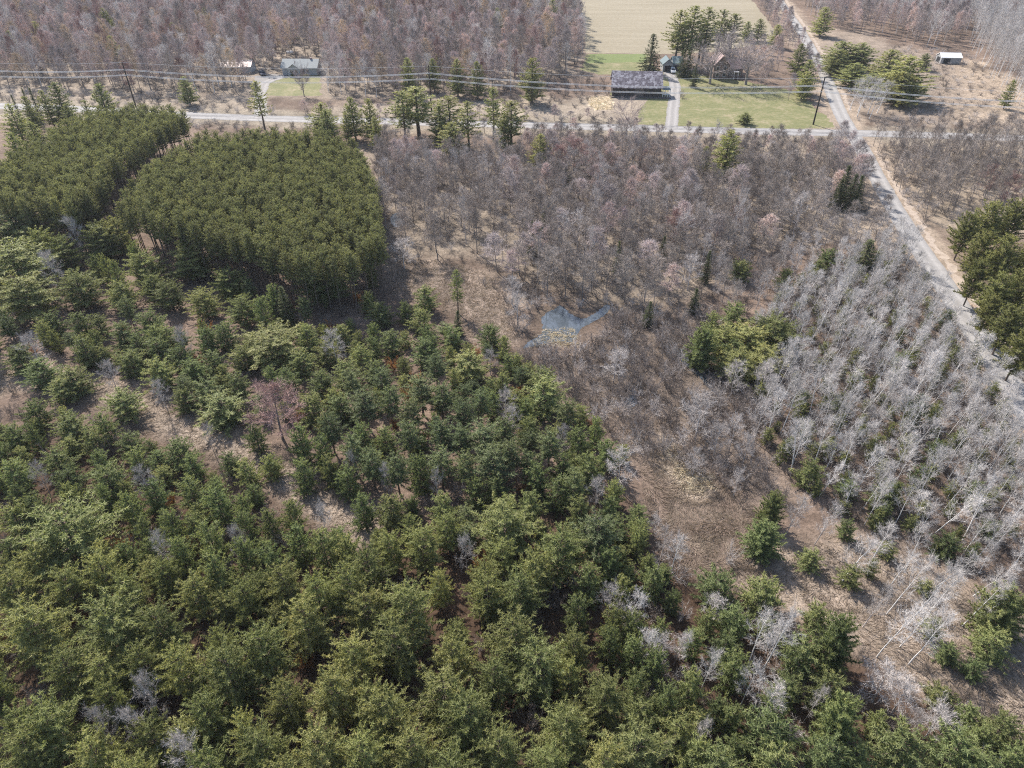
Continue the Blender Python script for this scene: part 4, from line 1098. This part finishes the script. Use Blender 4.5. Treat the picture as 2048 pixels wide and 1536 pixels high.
def spin_mat(t, g):
    lx, ly = t["lean"]
    ax = Vector((0, 0, 1)).rotation_difference(Vector((lx, ly, 1.0)).normalized())
    return (ax.to_matrix() @ Matrix.Rotation(g.uniform(0, 6.283), 3, 'Z')).to_euler()

by_kind = {}
for t in TREES:
    _, py, fwd = project(t["x"], t["y"], t["h"] * 0.6)
    t["size"] = t["h"] * max(t["r"], 0.5) ** 0.3 / fwd * (3.0 if t["hand"] else 1.0)
    by_kind.setdefault(t["kind"], []).append(t)

REST = []
g_ = np.random.default_rng(77)
for kind, L in by_kind.items():
    L.sort(key=lambda t: -t["size"])
    lim = LIMIT.get(kind, 10 ** 6)
    if lim < len(L):
        REST += L[lim:]
    for i, t in enumerate(L[:lim]):
        pr = PROTO[t["key"]]
        trunk, crown = pr["L"][int(g_.integers(len(pr["L"])))]
        e = bpy.data.objects.new(kind, None if trunk else crown)
        if trunk:
            e.empty_display_size = 0.5
        COL.objects.link(e)
        e.location = (t["x"], t["y"], -0.02)
        e.rotation_euler = spin_mat(t, g_)
        sxy = t["r"] / pr["r"]
        e.scale = (sxy, sxy, t["h"] / pr["h"])
        if trunk:
            link("trunk", trunk, e)
            cw = link("crown", crown, e)
            tint = float(g_.random())
            cw.color = (tint, tint, tint, 1)
            hue = ("deep-green ", "mid-green ", "yellow-green ")[min(2, int(tint * 3))] if t["key"] in ("wp", "cp", "tp", "yp", "bp") else ""
        if t["label"]:
            tag(e, t["label"], CAT[kind], t["group"])
        else:
            look = LOOK[kind][0 if t["h"] >= MID[kind] else 1]
            if t["key"] == "lb": look = "brown-leaved shrub"
            wide = "broad" if t["r"] >= WIDE[kind] else "narrow"
            tag(e, f"{hue if trunk else ''}{wide} {look} {t['zone']}, {beside(t)}".strip(), CAT[kind], f"{kind.replace('_', ' ')}s {t['zone']}".strip())

# the rest of each stand, too many to count: one object each, scattered with geometry nodes
def scatter(name, label, items, cat):
    keys = sorted({t["key"] for t in items})
    coll = bpy.data.collections.new("source_" + name)
    start = {}
    n = 0
    for k in keys:
        start[k] = n
        for trunk, crown in PROTO[k]["L"]:
            if trunk:
                nv = len(trunk.vertices)
                a = np.empty(nv * 3, np.float32); trunk.vertices.foreach_get("co", a)
                b = np.empty(len(crown.vertices) * 3, np.float32); crown.vertices.foreach_get("co", b)
                ti = np.empty(len(trunk.loops), np.int32); trunk.loops.foreach_get("vertex_index", ti)
                ci = np.empty(len(crown.loops), np.int32); crown.loops.foreach_get("vertex_index", ci)
                ta = np.empty(nv, np.float32); trunk.attributes["tone"].data.foreach_get("value", ta)
                tb = np.empty(len(crown.vertices), np.float32); crown.attributes["tone"].data.foreach_get("value", tb)
                me = mesh_from("source", np.concatenate([a, b]).reshape(-1, 3), np.concatenate([ti, ci + nv]).reshape(-1, 3), np.concatenate([ta, tb]),
                               [trunk.materials[0], crown.materials[0]], np.concatenate([np.zeros(len(ti) // 3), np.ones(len(ci) // 3)]))
            else:
                me = crown
            o = bpy.data.objects.new("%s_source_%03d" % (name, n), me)
            o.color = ((n * 0.37) % 1.0,) * 3 + (1,)
            coll.objects.link(o)
            n += 1
    g = np.random.default_rng(len(items))
    me = bpy.data.meshes.new(name)
    me.vertices.add(len(items))
    me.vertices.foreach_set("co", np.array([(t["x"], t["y"], -0.02) for t in items], np.float32).ravel())
    at = me.attributes.new("pick", 'INT', 'POINT')
    at.data.foreach_set("value", np.array([start[t["key"]] + int(g.integers(len(PROTO[t["key"]]["L"]))) for t in items], np.int32))
    at = me.attributes.new("turn", 'FLOAT_VECTOR', 'POINT')
    at.data.foreach_set("vector", np.array([tuple(spin_mat(t, g)) for t in items], np.float32).ravel())
    at = me.attributes.new("size", 'FLOAT_VECTOR', 'POINT')
    at.data.foreach_set("vector", np.array([(t["r"] / PROTO[t["key"]]["r"],) * 2 + (t["h"] / PROTO[t["key"]]["h"],) for t in items], np.float32).ravel())
    ng = bpy.data.node_groups.new(name, 'GeometryNodeTree')
    ng.interface.new_socket("Geometry", in_out='INPUT', socket_type='NodeSocketGeometry')
    ng.interface.new_socket("Geometry", in_out='OUTPUT', socket_type='NodeSocketGeometry')
    N, K = ng.nodes, ng.links
    gi, go = N.new("NodeGroupInput"), N.new("NodeGroupOutput")
    ip = N.new("GeometryNodeInstanceOnPoints")
    ci = N.new("GeometryNodeCollectionInfo")
    ci.inputs["Collection"].default_value = coll
    ci.inputs["Separate Children"].default_value = True
    ci.inputs["Reset Children"].default_value = True
    ip.inputs["Pick Instance"].default_value = True
    def named(nm, ty):
        a = N.new("GeometryNodeInputNamedAttribute"); a.data_type = ty
        a.inputs["Name"].default_value = nm
        return a.outputs["Attribute"]
    K.new(gi.outputs[0], ip.inputs["Points"])
    K.new(ci.outputs[0], ip.inputs["Instance"])
    K.new(named("pick", 'INT'), ip.inputs["Instance Index"])
    er = N.new("FunctionNodeEulerToRotation")
    K.new(named("turn", 'FLOAT_VECTOR'), er.inputs[0])
    K.new(er.outputs[0], ip.inputs["Rotation"])
    K.new(named("size", 'FLOAT_VECTOR'), ip.inputs["Scale"])
    K.new(ip.outputs[0], go.inputs[0])
    o = link(name, me)
    o.modifiers.new("scatter", 'NODES').node_group = ng
    tag(o, label, cat, kind="stuff")

STUFF = dict(red_pine=("plantation_canopy", "dense olive-green mass of red pines filling the plantation", "pine woods"),
             aspen_tree=("aspen_woods", "pale mass of leafless aspens too many to count", "aspen woods"),
             swamp_tree=("swamp_woods", "grey mass of leafless trees in the swamp and along the road", "bare woods"),
             far_tree=("far_woods", "brownish-purple mass of leafless far woods", "bare woods"),
             bare_shrub=("undergrowth", "grey-brown leafless brush covering the woodland floor", "brush"),
             young_pine=("pine_undergrowth", "small green pines filling gaps in the thicket", "pine woods"),
             white_pine=("pine_woods", "green pine mass filling gaps in the stand", "pine woods"))
rest_by = {}
for t in REST:
    rest_by.setdefault(t["kind"], []).append(t)
for k, L in rest_by.items():
    scatter(STUFF[k][0], STUFF[k][1], L, STUFF[k][2])
print("TREES", {k: len(v) for k, v in by_kind.items()}, "REST", {k: len(v) for k, v in rest_by.items()})

# ------------------------------------------------------------------ dead grass: lodged blades in the openings
def grass(name, label, zones, m, seed, length=(0.5, 1.0), width=0.06, up=0.35, swirl=6.0):
    g = np.random.default_rng(seed)
    s = Soup()
    for pg, dens in zones:
        lo, hi = pg.min(0), pg.max(0)
        n = int((hi - lo)[0] * (hi - lo)[1] * dens)
        c = lo + g.random((n, 2)) * (hi - lo)
        d = signed(pg, c) + g.normal(0, 1.0, n)
        c = c[d > 0]
        if not len(c): continue
        # blades lie over in swirls
        a = vnoise(c, swirl, seed + 3) * 12.0 + g.normal(0, 0.5, len(c))
        e = np.abs(g.normal(up * 0.6, up, len(c)))
        D = np.column_stack([np.cos(a) * np.cos(e), np.sin(a) * np.cos(e), np.sin(e)])
        B = np.column_stack([c, np.full(len(c), 0.01)])
        s.blades(B, D, g.uniform(*length, len(c)), width, np.clip(vnoise(c, 2.2, seed) * 0.6 + g.random(len(c)) * 0.4, 0, 1), g)
    o = link(name, s.mesh(name, m))
    return tag(o, label, "grass", kind="stuff")
trackp = lambda L, w: np.concatenate([offset_line(np.array([P(a, b)[:2] for a, b in L]), w), offset_line(np.array([P(a, b)[:2] for a, b in L]), -w)[::-1]])
grass("dead_grass", "tan matted dead grass lying in swirls over the openings", [(MARSH, 60), (MEADOW2, 34), (OPEN_RIGHT, 22), (SHRUBSWAMP, 10), (trackp(TRACK, 3.2), 26), (trackp(TRACK2, 3), 22), (MEADOW, 3.0), (SWAMP, 2.5)], M["straw"], 5, swirl=3.5, length=(0.45, 1.1), width=0.05)
grass("pale_reeds", "cream-coloured flattened reeds in the marsh", [(poly([(1335, 895), (1362, 915), (1380, 940), (1350, 955)]), 70), (poly([(1360, 935), (1400, 945), (1428, 962), (1400, 985), (1362, 970)]), 80), (STRAW, 22), (poly([(1096, 662), (1150, 656), (1156, 690), (1060, 696)]), 30)], M["bright_straw"], 9, length=(0.5, 1.1), width=0.08, swirl=2.5)

# ------------------------------------------------------------------ buildings and small things
def pyd(name, V, Fc, m, parent=None):
    me = bpy.data.meshes.new(name)
    me.from_pydata([tuple(v) for v in V], [], Fc)
    me.materials.append(m)
    me.update()
    return link(name, me, parent)

def boxv(x0, x1, y0, y1, z0, z1):
    return [(x0, y0, z0), (x1, y0, z0), (x1, y1, z0), (x0, y1, z0), (x0, y0, z1), (x1, y0, z1), (x1, y1, z1), (x0, y1, z1)]
BOXF = [(0, 3, 2, 1), (4, 5, 6, 7), (0, 1, 5, 4), (1, 2, 6, 5), (2, 3, 7, 6), (3, 0, 4, 7)]
def box(name, b, m, parent=None):
    return pyd(name, boxv(*b), BOXF, m, parent)

def gable_house(parent, x0, x1, y0, y1, hw, rise, along, wall, roof, over=0.45, z0=0.0, gable=None):
    """walls with gable ends, and a two-sided roof of two slabs; ridge along 'x' or 'y'"""
    g = gable or wall
    if along == 'x':
        ym = (y0 + y1) / 2
        V = [(x0, y0, z0), (x1, y0, z0), (x1, y1, z0), (x0, y1, z0), (x0, y0, hw), (x1, y0, hw), (x1, y1, hw), (x0, y1, hw), (x0, ym, hw + rise), (x1, ym, hw + rise)]
        Fc = [(0, 1, 5, 4), (1, 2, 6, 9, 5), (2, 3, 7, 6), (3, 0, 4, 8, 7)]
        w = pyd("wall", V, Fc, wall, parent)
        sl = rise / ((y1 - y0) / 2)
        R, t = [], 0.16
        for sgn, ye in ((-1, y0), (1, y1)):
            yo = ye + sgn * over
            zo = hw - over * sl
            R.append([(x0 - over, ym, hw + rise + 0.05), (x1 + over, ym, hw + rise + 0.05), (x1 + over, yo, zo + 0.05), (x0 - over, yo, zo + 0.05)])
    else:
        xm = (x0 + x1) / 2
        V = [(x0, y0, z0), (x1, y0, z0), (x1, y1, z0), (x0, y1, z0), (x0, y0, hw), (x1, y0, hw), (x1, y1, hw), (x0, y1, hw), (xm, y0, hw + rise), (xm, y1, hw + rise)]
        Fc = [(0, 1, 5, 8, 4), (1, 2, 6, 5), (2, 3, 7, 9, 6), (3, 0, 4, 7)]
        w = pyd("wall", V, Fc, wall, parent)
        sl = rise / ((x1 - x0) / 2)
        R, t = [], 0.16
        for sgn, xe in ((-1, x0), (1, x1)):
            xo = xe + sgn * over
            zo = hw - over * sl
            R.append([(xm, y0 - over, hw + rise + 0.05), (xm, y1 + over, hw + rise + 0.05), (xo, y1 + over, zo + 0.05), (xo, y0 - over, zo + 0.05)])
    VV, FF = [], []
    for q in R:
        k = len(VV)
        VV += q + [(a, b, c + t) for a, b, c in q]
        FF += [(k, k + 1, k + 2, k + 3), (k + 4, k + 7, k + 6, k + 5)] + [(k + i, k + (i + 1) % 4, k + 4 + (i + 1) % 4, k + 4 + i) for i in range(4)]
    r = pyd("roof", VV, FF, roof, parent)
    return w, r

def window(parent, x, z, w, h, y, m_frame, m_glass, d=0.05):
    f = box("window", (x - w / 2 - .1, x + w / 2 + .1, y - d, y + 0.02, z - .1, z + h + .1), m_frame, parent)
    box("pane", (x - w / 2, x + w / 2, y - d - .03, y - d + 0.01, z, z + h), m_glass, f)
    return f

def speckle(name, c1, c2, c3, scale):
    m, n, l = mat(name)
    o = n.new("ShaderNodeOutputMaterial"); b = n.new("ShaderNodeBsdfPrincipled")
    b.inputs["Roughness"].default_value = 0.85
    tc = n.new("ShaderNodeTexCoord")
    vo = n.new("ShaderNodeTexVoronoi"); vo.inputs["Scale"].default_value = scale
    nz = n.new("ShaderNodeTexNoise"); nz.inputs["Scale"].default_value = scale * 0.4; nz.inputs["Detail"].default_value = 5
    l.new(tc.outputs["Object"], vo.inputs["Vector"]); l.new(tc.outputs["Object"], nz.inputs["Vector"])
    ad = n.new("ShaderNodeMath"); ad.operation = 'MULTIPLY_ADD'; ad.inputs[1].default_value = 0.55
    sep = n.new("ShaderNodeSeparateColor"); l.new(vo.outputs["Color"], sep.inputs[0])
    l.new(sep.outputs[0], ad.inputs[0])
    mm = n.new("ShaderNodeMath"); mm.operation = 'MULTIPLY'; mm.inputs[1].default_value = 0.45
    l.new(nz.outputs[0], mm.inputs[0]); l.new(mm.outputs[0], ad.inputs[2])
    rp = n.new("ShaderNodeValToRGB")
    e = rp.color_ramp.elements
    e[0].position, e[0].color = 0.2, (*c1, 1)
    e[1].position, e[1].color = 0.72, (*c3, 1)
    k = e.new(0.52); k.color = (*c2, 1)
    l.new(ad.outputs[0], rp.inputs[0]); l.new(rp.outputs[0], b.inputs["Base Color"])
    l.new(b.outputs[0], o.inputs[0])
    return m

m_barnwall = plain("weathered_dark_boards", (.055, .045, .042), 0.9, var=0.3, scale=3)
m_barnroof = speckle("patchy_old_shingles", (.105, .085, .095), (.17, .14, .155), (.40, .36, .37), 1.6)
m_white = plain("white_paint", (.74, .73, .71), 0.6, var=0.06)
m_glass = plain("dark_window_glass", (.03, .035, .04), 0.1, var=0.1, spec=0.6)
m_dark = plain("dark_opening", (.015, .015, .017), 0.9)  # stands in for shade inside open bays; also a plain near-black finish
m_blueroof = plain("blue_grey_shingles", (.12, .16, .175), 0.8, var=0.2)
m_tealroof = plain("teal_grey_shingles", (.20, .25, .24), 0.8, var=0.2)
m_greywall = plain("grey_siding", (.30, .30, .30), 0.8)
m_brownroof = plain("pinkish_brown_shingles", (.30, .22, .21), 0.85, var=0.2)
m_brownwall = plain("brown_siding", (.20, .15, .13), 0.85, var=0.15)
m_ranchroof = plain("pale_grey_shingles", (.26, .275, .272), 0.8, var=0.15)
m_ranchwall = plain("pale_siding", (.40, .41, .41), 0.8, var=0.08)
m_pinkroof = plain("faded_pink_metal", (.52, .36, .33), 0.5, var=0.15, scale=1.5)
m_metal = plain("white_metal_roof", (.80, .80, .80), 0.35, var=0.04, spec=0.5)
m_pole = plain("dark_creosoted_wood", (.045, .036, .030), 0.9, var=0.25)
m_wire = plain("aluminium_wire", (.70, .69, .68), 0.8, 0.0, var=0.03, spec=0.1)
m_porc = plain("grey_porcelain", (.45, .45, .45), 0.3)
m_navy = plain("navy_car_paint", (.020, .030, .065), 0.25, 0.2, var=0.05, spec=0.6)
m_carwhite = plain("white_car_paint", (.70, .71, .72), 0.25, 0.1, var=0.03, spec=0.6)
m_tyre = plain("tyre_rubber", (.02, .02, .02), 0.8)
m_rim = plain("alloy_rim", (.45, .45, .46), 0.3, 0.8)
m_lamp = plain("headlight_lens", (.75, .75, .72), 0.1, spec=0.7)
m_deck = plain("grey_plank_deck", (.13, .11, .10), 0.9, var=0.2)

# the dark barn
a, b_ = P(1224, 194), P(1321, 196)
W = np.linalg.norm((b_ - a)[:2]); ang = math.atan2(b_[1] - a[1], b_[0] - a[0])
barn = tag(empty("barn", (a[0], a[1], 0), ang), "long dark weathered barn with a patchy purple-grey shingle roof", "barn")
gable_house(barn, 0, W, 0, 10.5, 3.4, 3.9, 'x', m_barnwall, m_barnroof, 0.5)
box("foundation_deck", (-0.3, W + 3.4, -1.1, -0.02, 0, 0.35), m_deck, barn)
d_ = box("door", (W * .46, W * .46 + 3.0, -0.06, 0.02, 0.35, 3.0), m_deck, barn)
box("handle", (W * .46 + 2.6, W * .46 + 2.7, -0.11, -0.05, 1.4, 1.6), m_rim, d_)
for fx in (0.14, 0.30, 0.74, 0.90):
    window(barn, W * fx, 1.5, 0.9, 0.9, 0.0, m_barnwall, m_glass)
pr_ = box("porch_roof", (W + 0.45, W + 3.3, 0.6, 5.0, 2.5, 2.68), m_blueroof, barn)
for x in (W + 0.6, W + 1.5, W + 2.3, W + 3.1):
    box("post", (x, x + 0.16, 0.7, 0.86, 0, 2.5), m_white, barn)
box("railing", (W + 0.5, W + 3.2, 0.72, 0.8, 0.9, 1.1), m_white, barn)

# garage with two gables
a = P(1325, 143)
gar = tag(empty("garage", (a[0], a[1], 0), 0.0), "small blue-grey roofed double garage at the driveway end", "garage")
gable_house(gar, 0, 3.9, 0, 6.5, 2.6, 1.7, 'y', m_greywall, m_blueroof, 0.3)
gable_house(gar, 3.95, 7.6, 0.3, 6.0, 2.9, 1.8, 'x', m_greywall, m_tealroof, 0.3)
for x in (1.95, 5.7):
    y = 0.0 if x < 3 else 0.3
    box("door", (x - 1.25, x + 1.25, y - 0.05, y + 0.02, 0, 2.25), m_dark, gar)  # near-black panel in place of the open bay's shaded interior
    box("lintel", (x - 1.4, x + 1.4, y - 0.07, y + 0.02, 2.25, 2.45), m_white, gar)

# farmhouse
a = P(1416, 158)
fh = tag(empty("farmhouse", (a[0], a[1], 0), 0.0), "brown two-storey farmhouse with a steep pinkish roof behind bare trees", "house")
gable_house(fh, 1.6, 7.4, 0, 9, 4.8, 3.2, 'y', m_brownwall, m_brownroof, 0.35)
gable_house(fh, 7.45, 13.0, 1.5, 7.5, 3.4, 2.4, 'x', m_brownwall, m_brownroof, 0.35)
for x, z in ((3.2, 0.9), (5.8, 0.9), (3.2, 3.2), (5.8, 3.2)):
    window(fh, x, z, 1.0, 1.2, 0.0, m_white, m_glass)
for x in (8.8, 11.8):
    window(fh, x, 1.0, 1.1, 1.1, 1.5, m_white, m_glass)
box("porch_roof", (9.4, 11.2, -0.4, 1.48, 2.4, 2.55), m_white, fh)
for x in (9.45, 11.0):
    box("post", (x, x + 0.14, -0.35, -0.21, 0, 2.4), m_white, fh)
ch = box("chimney", (4.2, 4.9, 6.5, 7.2, 6.5, 9.4), m_brownroof, fh)
box("door", (10.0, 10.9, 1.44, 1.52, 0, 2.1), m_deck, fh)

# ranch house
a = P(566, 150)
rh = tag(empty("ranch_house", (a[0], a[1], 0), -0.02), "low pale ranch house with a pale grey roof behind the small lawn", "house")
Lw = 69 / scale_at(150)
gable_house(rh, 0, Lw, 0, 8.5, 2.7, 2.0, 'x', m_ranchwall, m_ranchroof, 0.5)
gable_house(rh, 2.6, 7.2, -1.6, 4.2, 2.55, 1.6, 'y', m_ranchwall, m_ranchroof, 0.4)
for x in (4.0, 5.9):
    window(rh, x, 1.0, 1.0, 1.1, -1.6, m_white, m_glass)
for x in (9.6, 12.6, 14.4):
    if x < Lw - 0.8:
        window(rh, x, 1.0, 1.2, 1.1, 0.0, m_white, m_glass)
dd_ = box("door", (7.6, 8.5, -0.05, 0.02, 0.1, 2.15), m_dark, rh)
box("handle", (8.3, 8.38, -0.1, -0.04, 1.0, 1.1), m_rim, dd_)
box("chimney", (10.2, 10.9, 3.9, 4.6, 4.2, 5.4), m_brownroof, rh)

# pink-roofed outbuilding
a = P(443, 147)
pb = tag(empty("outbuilding", (a[0], a[1], 0), 0.03), "long low outbuilding with a faded pink metal roof among bare trees", "outbuilding")
gable_house(pb, 0, 11.5, 0, 7, 2.3, 1.3, 'x', m_ranchwall, m_pinkroof, 0.3)
box("ridge_cap", (-0.3, 11.8, 3.3, 3.7, 3.82, 3.98), m_white, pb)
box("door", (4.0, 6.6, -0.05, 0.02, 0, 2.0), m_dark, pb)

# white-roofed open shed in the meadow
a = P(1880, 127)
sh = tag(empty("shed", (a[0], a[1], 0), -0.08), "small open-ended shed with a bright white metal roof in the meadow", "shed")
gable_house(sh, 0, 7.8, 0, 5.2, 2.2, 1.2, 'x', m_greywall, m_metal, 0.25)
box("door", (-0.06, 0.02, 1.2, 4.0, 0, 2.0), m_dark, sh)  # open end of the shed: its inner shade painted as a dark panel
box("doorway", (1.0, 3.6, -0.05, 0.02, 0, 1.9), m_dark, sh)

# vehicles
def car(name, label, loc, rz, paint, pickup):
    e = tag(empty(name, loc, rz), label, "truck" if pickup else "car")
    L_, w = (5.6, 0.98) if pickup else (4.5, 0.9)
    prof = [(-L_ / 2, .45), (L_ / 2, .45), (L_ / 2, .85), (L_ / 2 - .15, 1.0), (L_ / 2 - 1.5, 1.1), (-L_ / 2, 1.1)]
    n = len(prof)
    V = [(x, -w, z) for x, z in prof] + [(x, w, z) for x, z in prof]
    pyd("body", V, [tuple(range(n))[::-1], tuple(range(n, 2 * n))] + [(i, (i + 1) % n, n + (i + 1) % n, n + i) for i in range(n)], paint, e)
    xa, xb = (-0.9, 1.35) if pickup else (-2.0, 1.1)
    cab = [(xa, 1.1), (xb, 1.1), (xb - .7, 1.75), (xa + .3, 1.75)]
    V = [(x, -w + .06 + .12 * (z > 1.2), z) for x, z in cab] + [(x, w - .06 - .12 * (z > 1.2), z) for x, z in cab]
    c = pyd("cab", V, [(3, 2, 1, 0), (4, 5, 6, 7), (1, 2, 6, 5), (0, 4, 7, 3), (2, 3, 7, 6)], paint, e)
    pyd("windscreen", [(xb - .04, -w + .2, 1.16), (xb - .04, w - .2, 1.16), (xb - .62, w - .25, 1.70), (xb - .62, -w + .25, 1.70)], [(0, 1, 2, 3)], m_glass, e).location = (.03, 0, .03)
    for s in (-1, 1):
        y = s * (w - .06)
        q = [(xa + .35, y, 1.18), (xb - .25, y, 1.18), (xb - .72, y - s * .10, 1.66), (xa + .45, y - s * .10, 1.66)]
        pyd("side_window", [(x_, y_ + s * .02, z_) for x_, y_, z_ in q], [(0, 1, 2, 3)], m_glass, e)
        box("headlight", (L_ / 2 - .02, L_ / 2 + .03, s * .66 - .16, s * .66 + .16, .68, .84), m_lamp, e)
        for x in (-L_ * .3, L_ * .3):
            k = 12
            V = [(x + .36 * math.cos(i * 6.283 / k), s * (w - .12) + d * s, .36 + .36 * math.sin(i * 6.283 / k)) for d in (0, .16) for i in range(k)]
            wh = pyd("wheel", V, [tuple(range(k)), tuple(range(k, 2 * k))] + [(i, (i + 1) % k, k + (i + 1) % k, k + i) for i in range(k)], m_tyre, e)
            V = [(x + .2 * math.cos(i * 6.283 / k), s * (w + .045), .36 + .2 * math.sin(i * 6.283 / k)) for i in range(k)]
            pyd("rim", V, [tuple(range(k))], m_rim, wh)
    if pickup:
        box("bed", (-L_ / 2 + .1, -.95, -w + .12, w - .12, 1.08, 1.125), m_dark, e)
    return e
p = P(525, 150); car("pickup_truck", "dark navy pickup truck parked on the gravel yard", (p[0], p[1], 0.02), math.radians(-62), m_navy, True)
p = P(1345, 145.5); car("parked_car", "white car parked in front of the garage", (p[0], p[1], 0.02), math.radians(-90), m_carwhite, False)

# gas tank behind the ranch house
p = P(580, 109)
tk = tag(empty("gas_tank", (p[0], p[1], 0), 0.3), "small white gas tank at the edge of the woods behind the ranch house", "gas tank")
s_ = Soup(); xs = np.array([-1.5, -1.35, -1.0, 1.0, 1.35, 1.5])
s_.tube(np.column_stack([xs, np.zeros(6), np.full(6, .9)]), np.array([.08, .42, .55, .55, .42, .08]), 12, .5)
link("tank", s_.mesh("tank", m_white), tk)
for x in (-.8, .8): box("foot", (x - .1, x + .1, -.3, .3, 0, .45), m_greywall, tk)

# utility poles and wires
PH = 13.9
tops = [P(244, 124, PH), P(857, 131, PH), P(1650, 155, PH)]
dirL = tops[0] - tops[1]
dirR = P(2330, 190, PH)
tops = [tops[0] + dirL * 0.62] + tops + [dirR]
plabs = ["tall dark utility pole beyond the plantation", "dark utility pole among bare trees beyond the pine plantation", "dark utility pole beside the tall roadside pines", "tall dark utility pole on the lawn by the crossroads", "dark utility pole beyond the meadow"]
WH = (13.75, 11.6, 9.9)
WX = (0.0, 0.55, -0.55)
for i, t in enumerate(tops):
    a_, b2 = tops[max(0, i - 1)], tops[min(len(tops) - 1, i + 1)]
    an = math.atan2(b2[1] - a_[1], b2[0] - a_[0])
    e = tag(empty("utility_pole", (t[0], t[1], 0), an), plabs[i], "utility pole")
    s = Soup(); s.tube([(0, 0, 0), (0, 0, 5), (0, 0, 10), (0, 0, PH)], np.array([.26, .23, .20, .17]), 8, .5)
    link("post", s.mesh("post", m_pole), e)
    for z in WH[1:]:
        box("crossarm", (-.07, .07, -.9, .9, z - .28, z - .16), m_pole, e)
        for y in (-.55, .55):
            s = Soup(); s.tube([(0, y, z - .16), (0, y, z - .08), (0, y, z + .02)], np.array([.05, .09, .05]), 6, .5)
            link("insulator", s.mesh("insulator", m_porc), e)
nm = ("top", "upper", "lower")
where = ["beyond the plantation", "between the two poles in front of the ranch house", "between the poles in front of the barn", "past the crossroads over the meadow"]
for i in range(len(tops) - 1):
    a_, b2 = tops[i].copy(), tops[i + 1].copy()
    d = (b2 - a_)[:2]; n_ = np.array([-d[1], d[0]]) / np.linalg.norm(d)
    for k, z in enumerate(WH):
        for sd_ in ((0.0,) if k == 0 else (-.55, .55)):
            t = np.linspace(0, 1, 25)
            sag = (1.5 if k == 0 else 2.1) * min(1.0, np.linalg.norm(d) / 120)
            pts = np.column_stack([a_[0] + d[0] * t + n_[0] * sd_, a_[1] + d[1] * t + n_[1] * sd_, np.full(25, z) - sag * 4 * t * (1 - t) + 0.02])
            s = Soup(); s.tube(pts, np.full(25, 0.03 if k == 0 else 0.06), 5, .5)
            side = "" if k == 0 else (" field-side" if sd_ > 0 else " road-side")
            tag(link("power_wire", s.mesh("power_wire", m_wire)), f"{nm[k]}{side} bright power wire strung {where[i]}", "power wire")

# ------------------------------------------------------------------ thin spring haze
hz = bpy.data.materials.new("haze_air"); hz.use_nodes = True
hn, hl = hz.node_tree.nodes, hz.node_tree.links
hn.clear()
ho = hn.new("ShaderNodeOutputMaterial"); hv = hn.new("ShaderNodeVolumePrincipled")
hv.inputs["Color"].default_value = (.86, .91, 1.0, 1)
hv.inputs["Density"].default_value = 0.00009
hv.inputs["Anisotropy"].default_value = 0.2
hl.new(hv.outputs[0], ho.inputs["Volume"])
tag(box("haze", (-6200, 6200, -6200, 7600, -1.0, 72.0), hz), "thin pale haze in the air", kind="stuff")
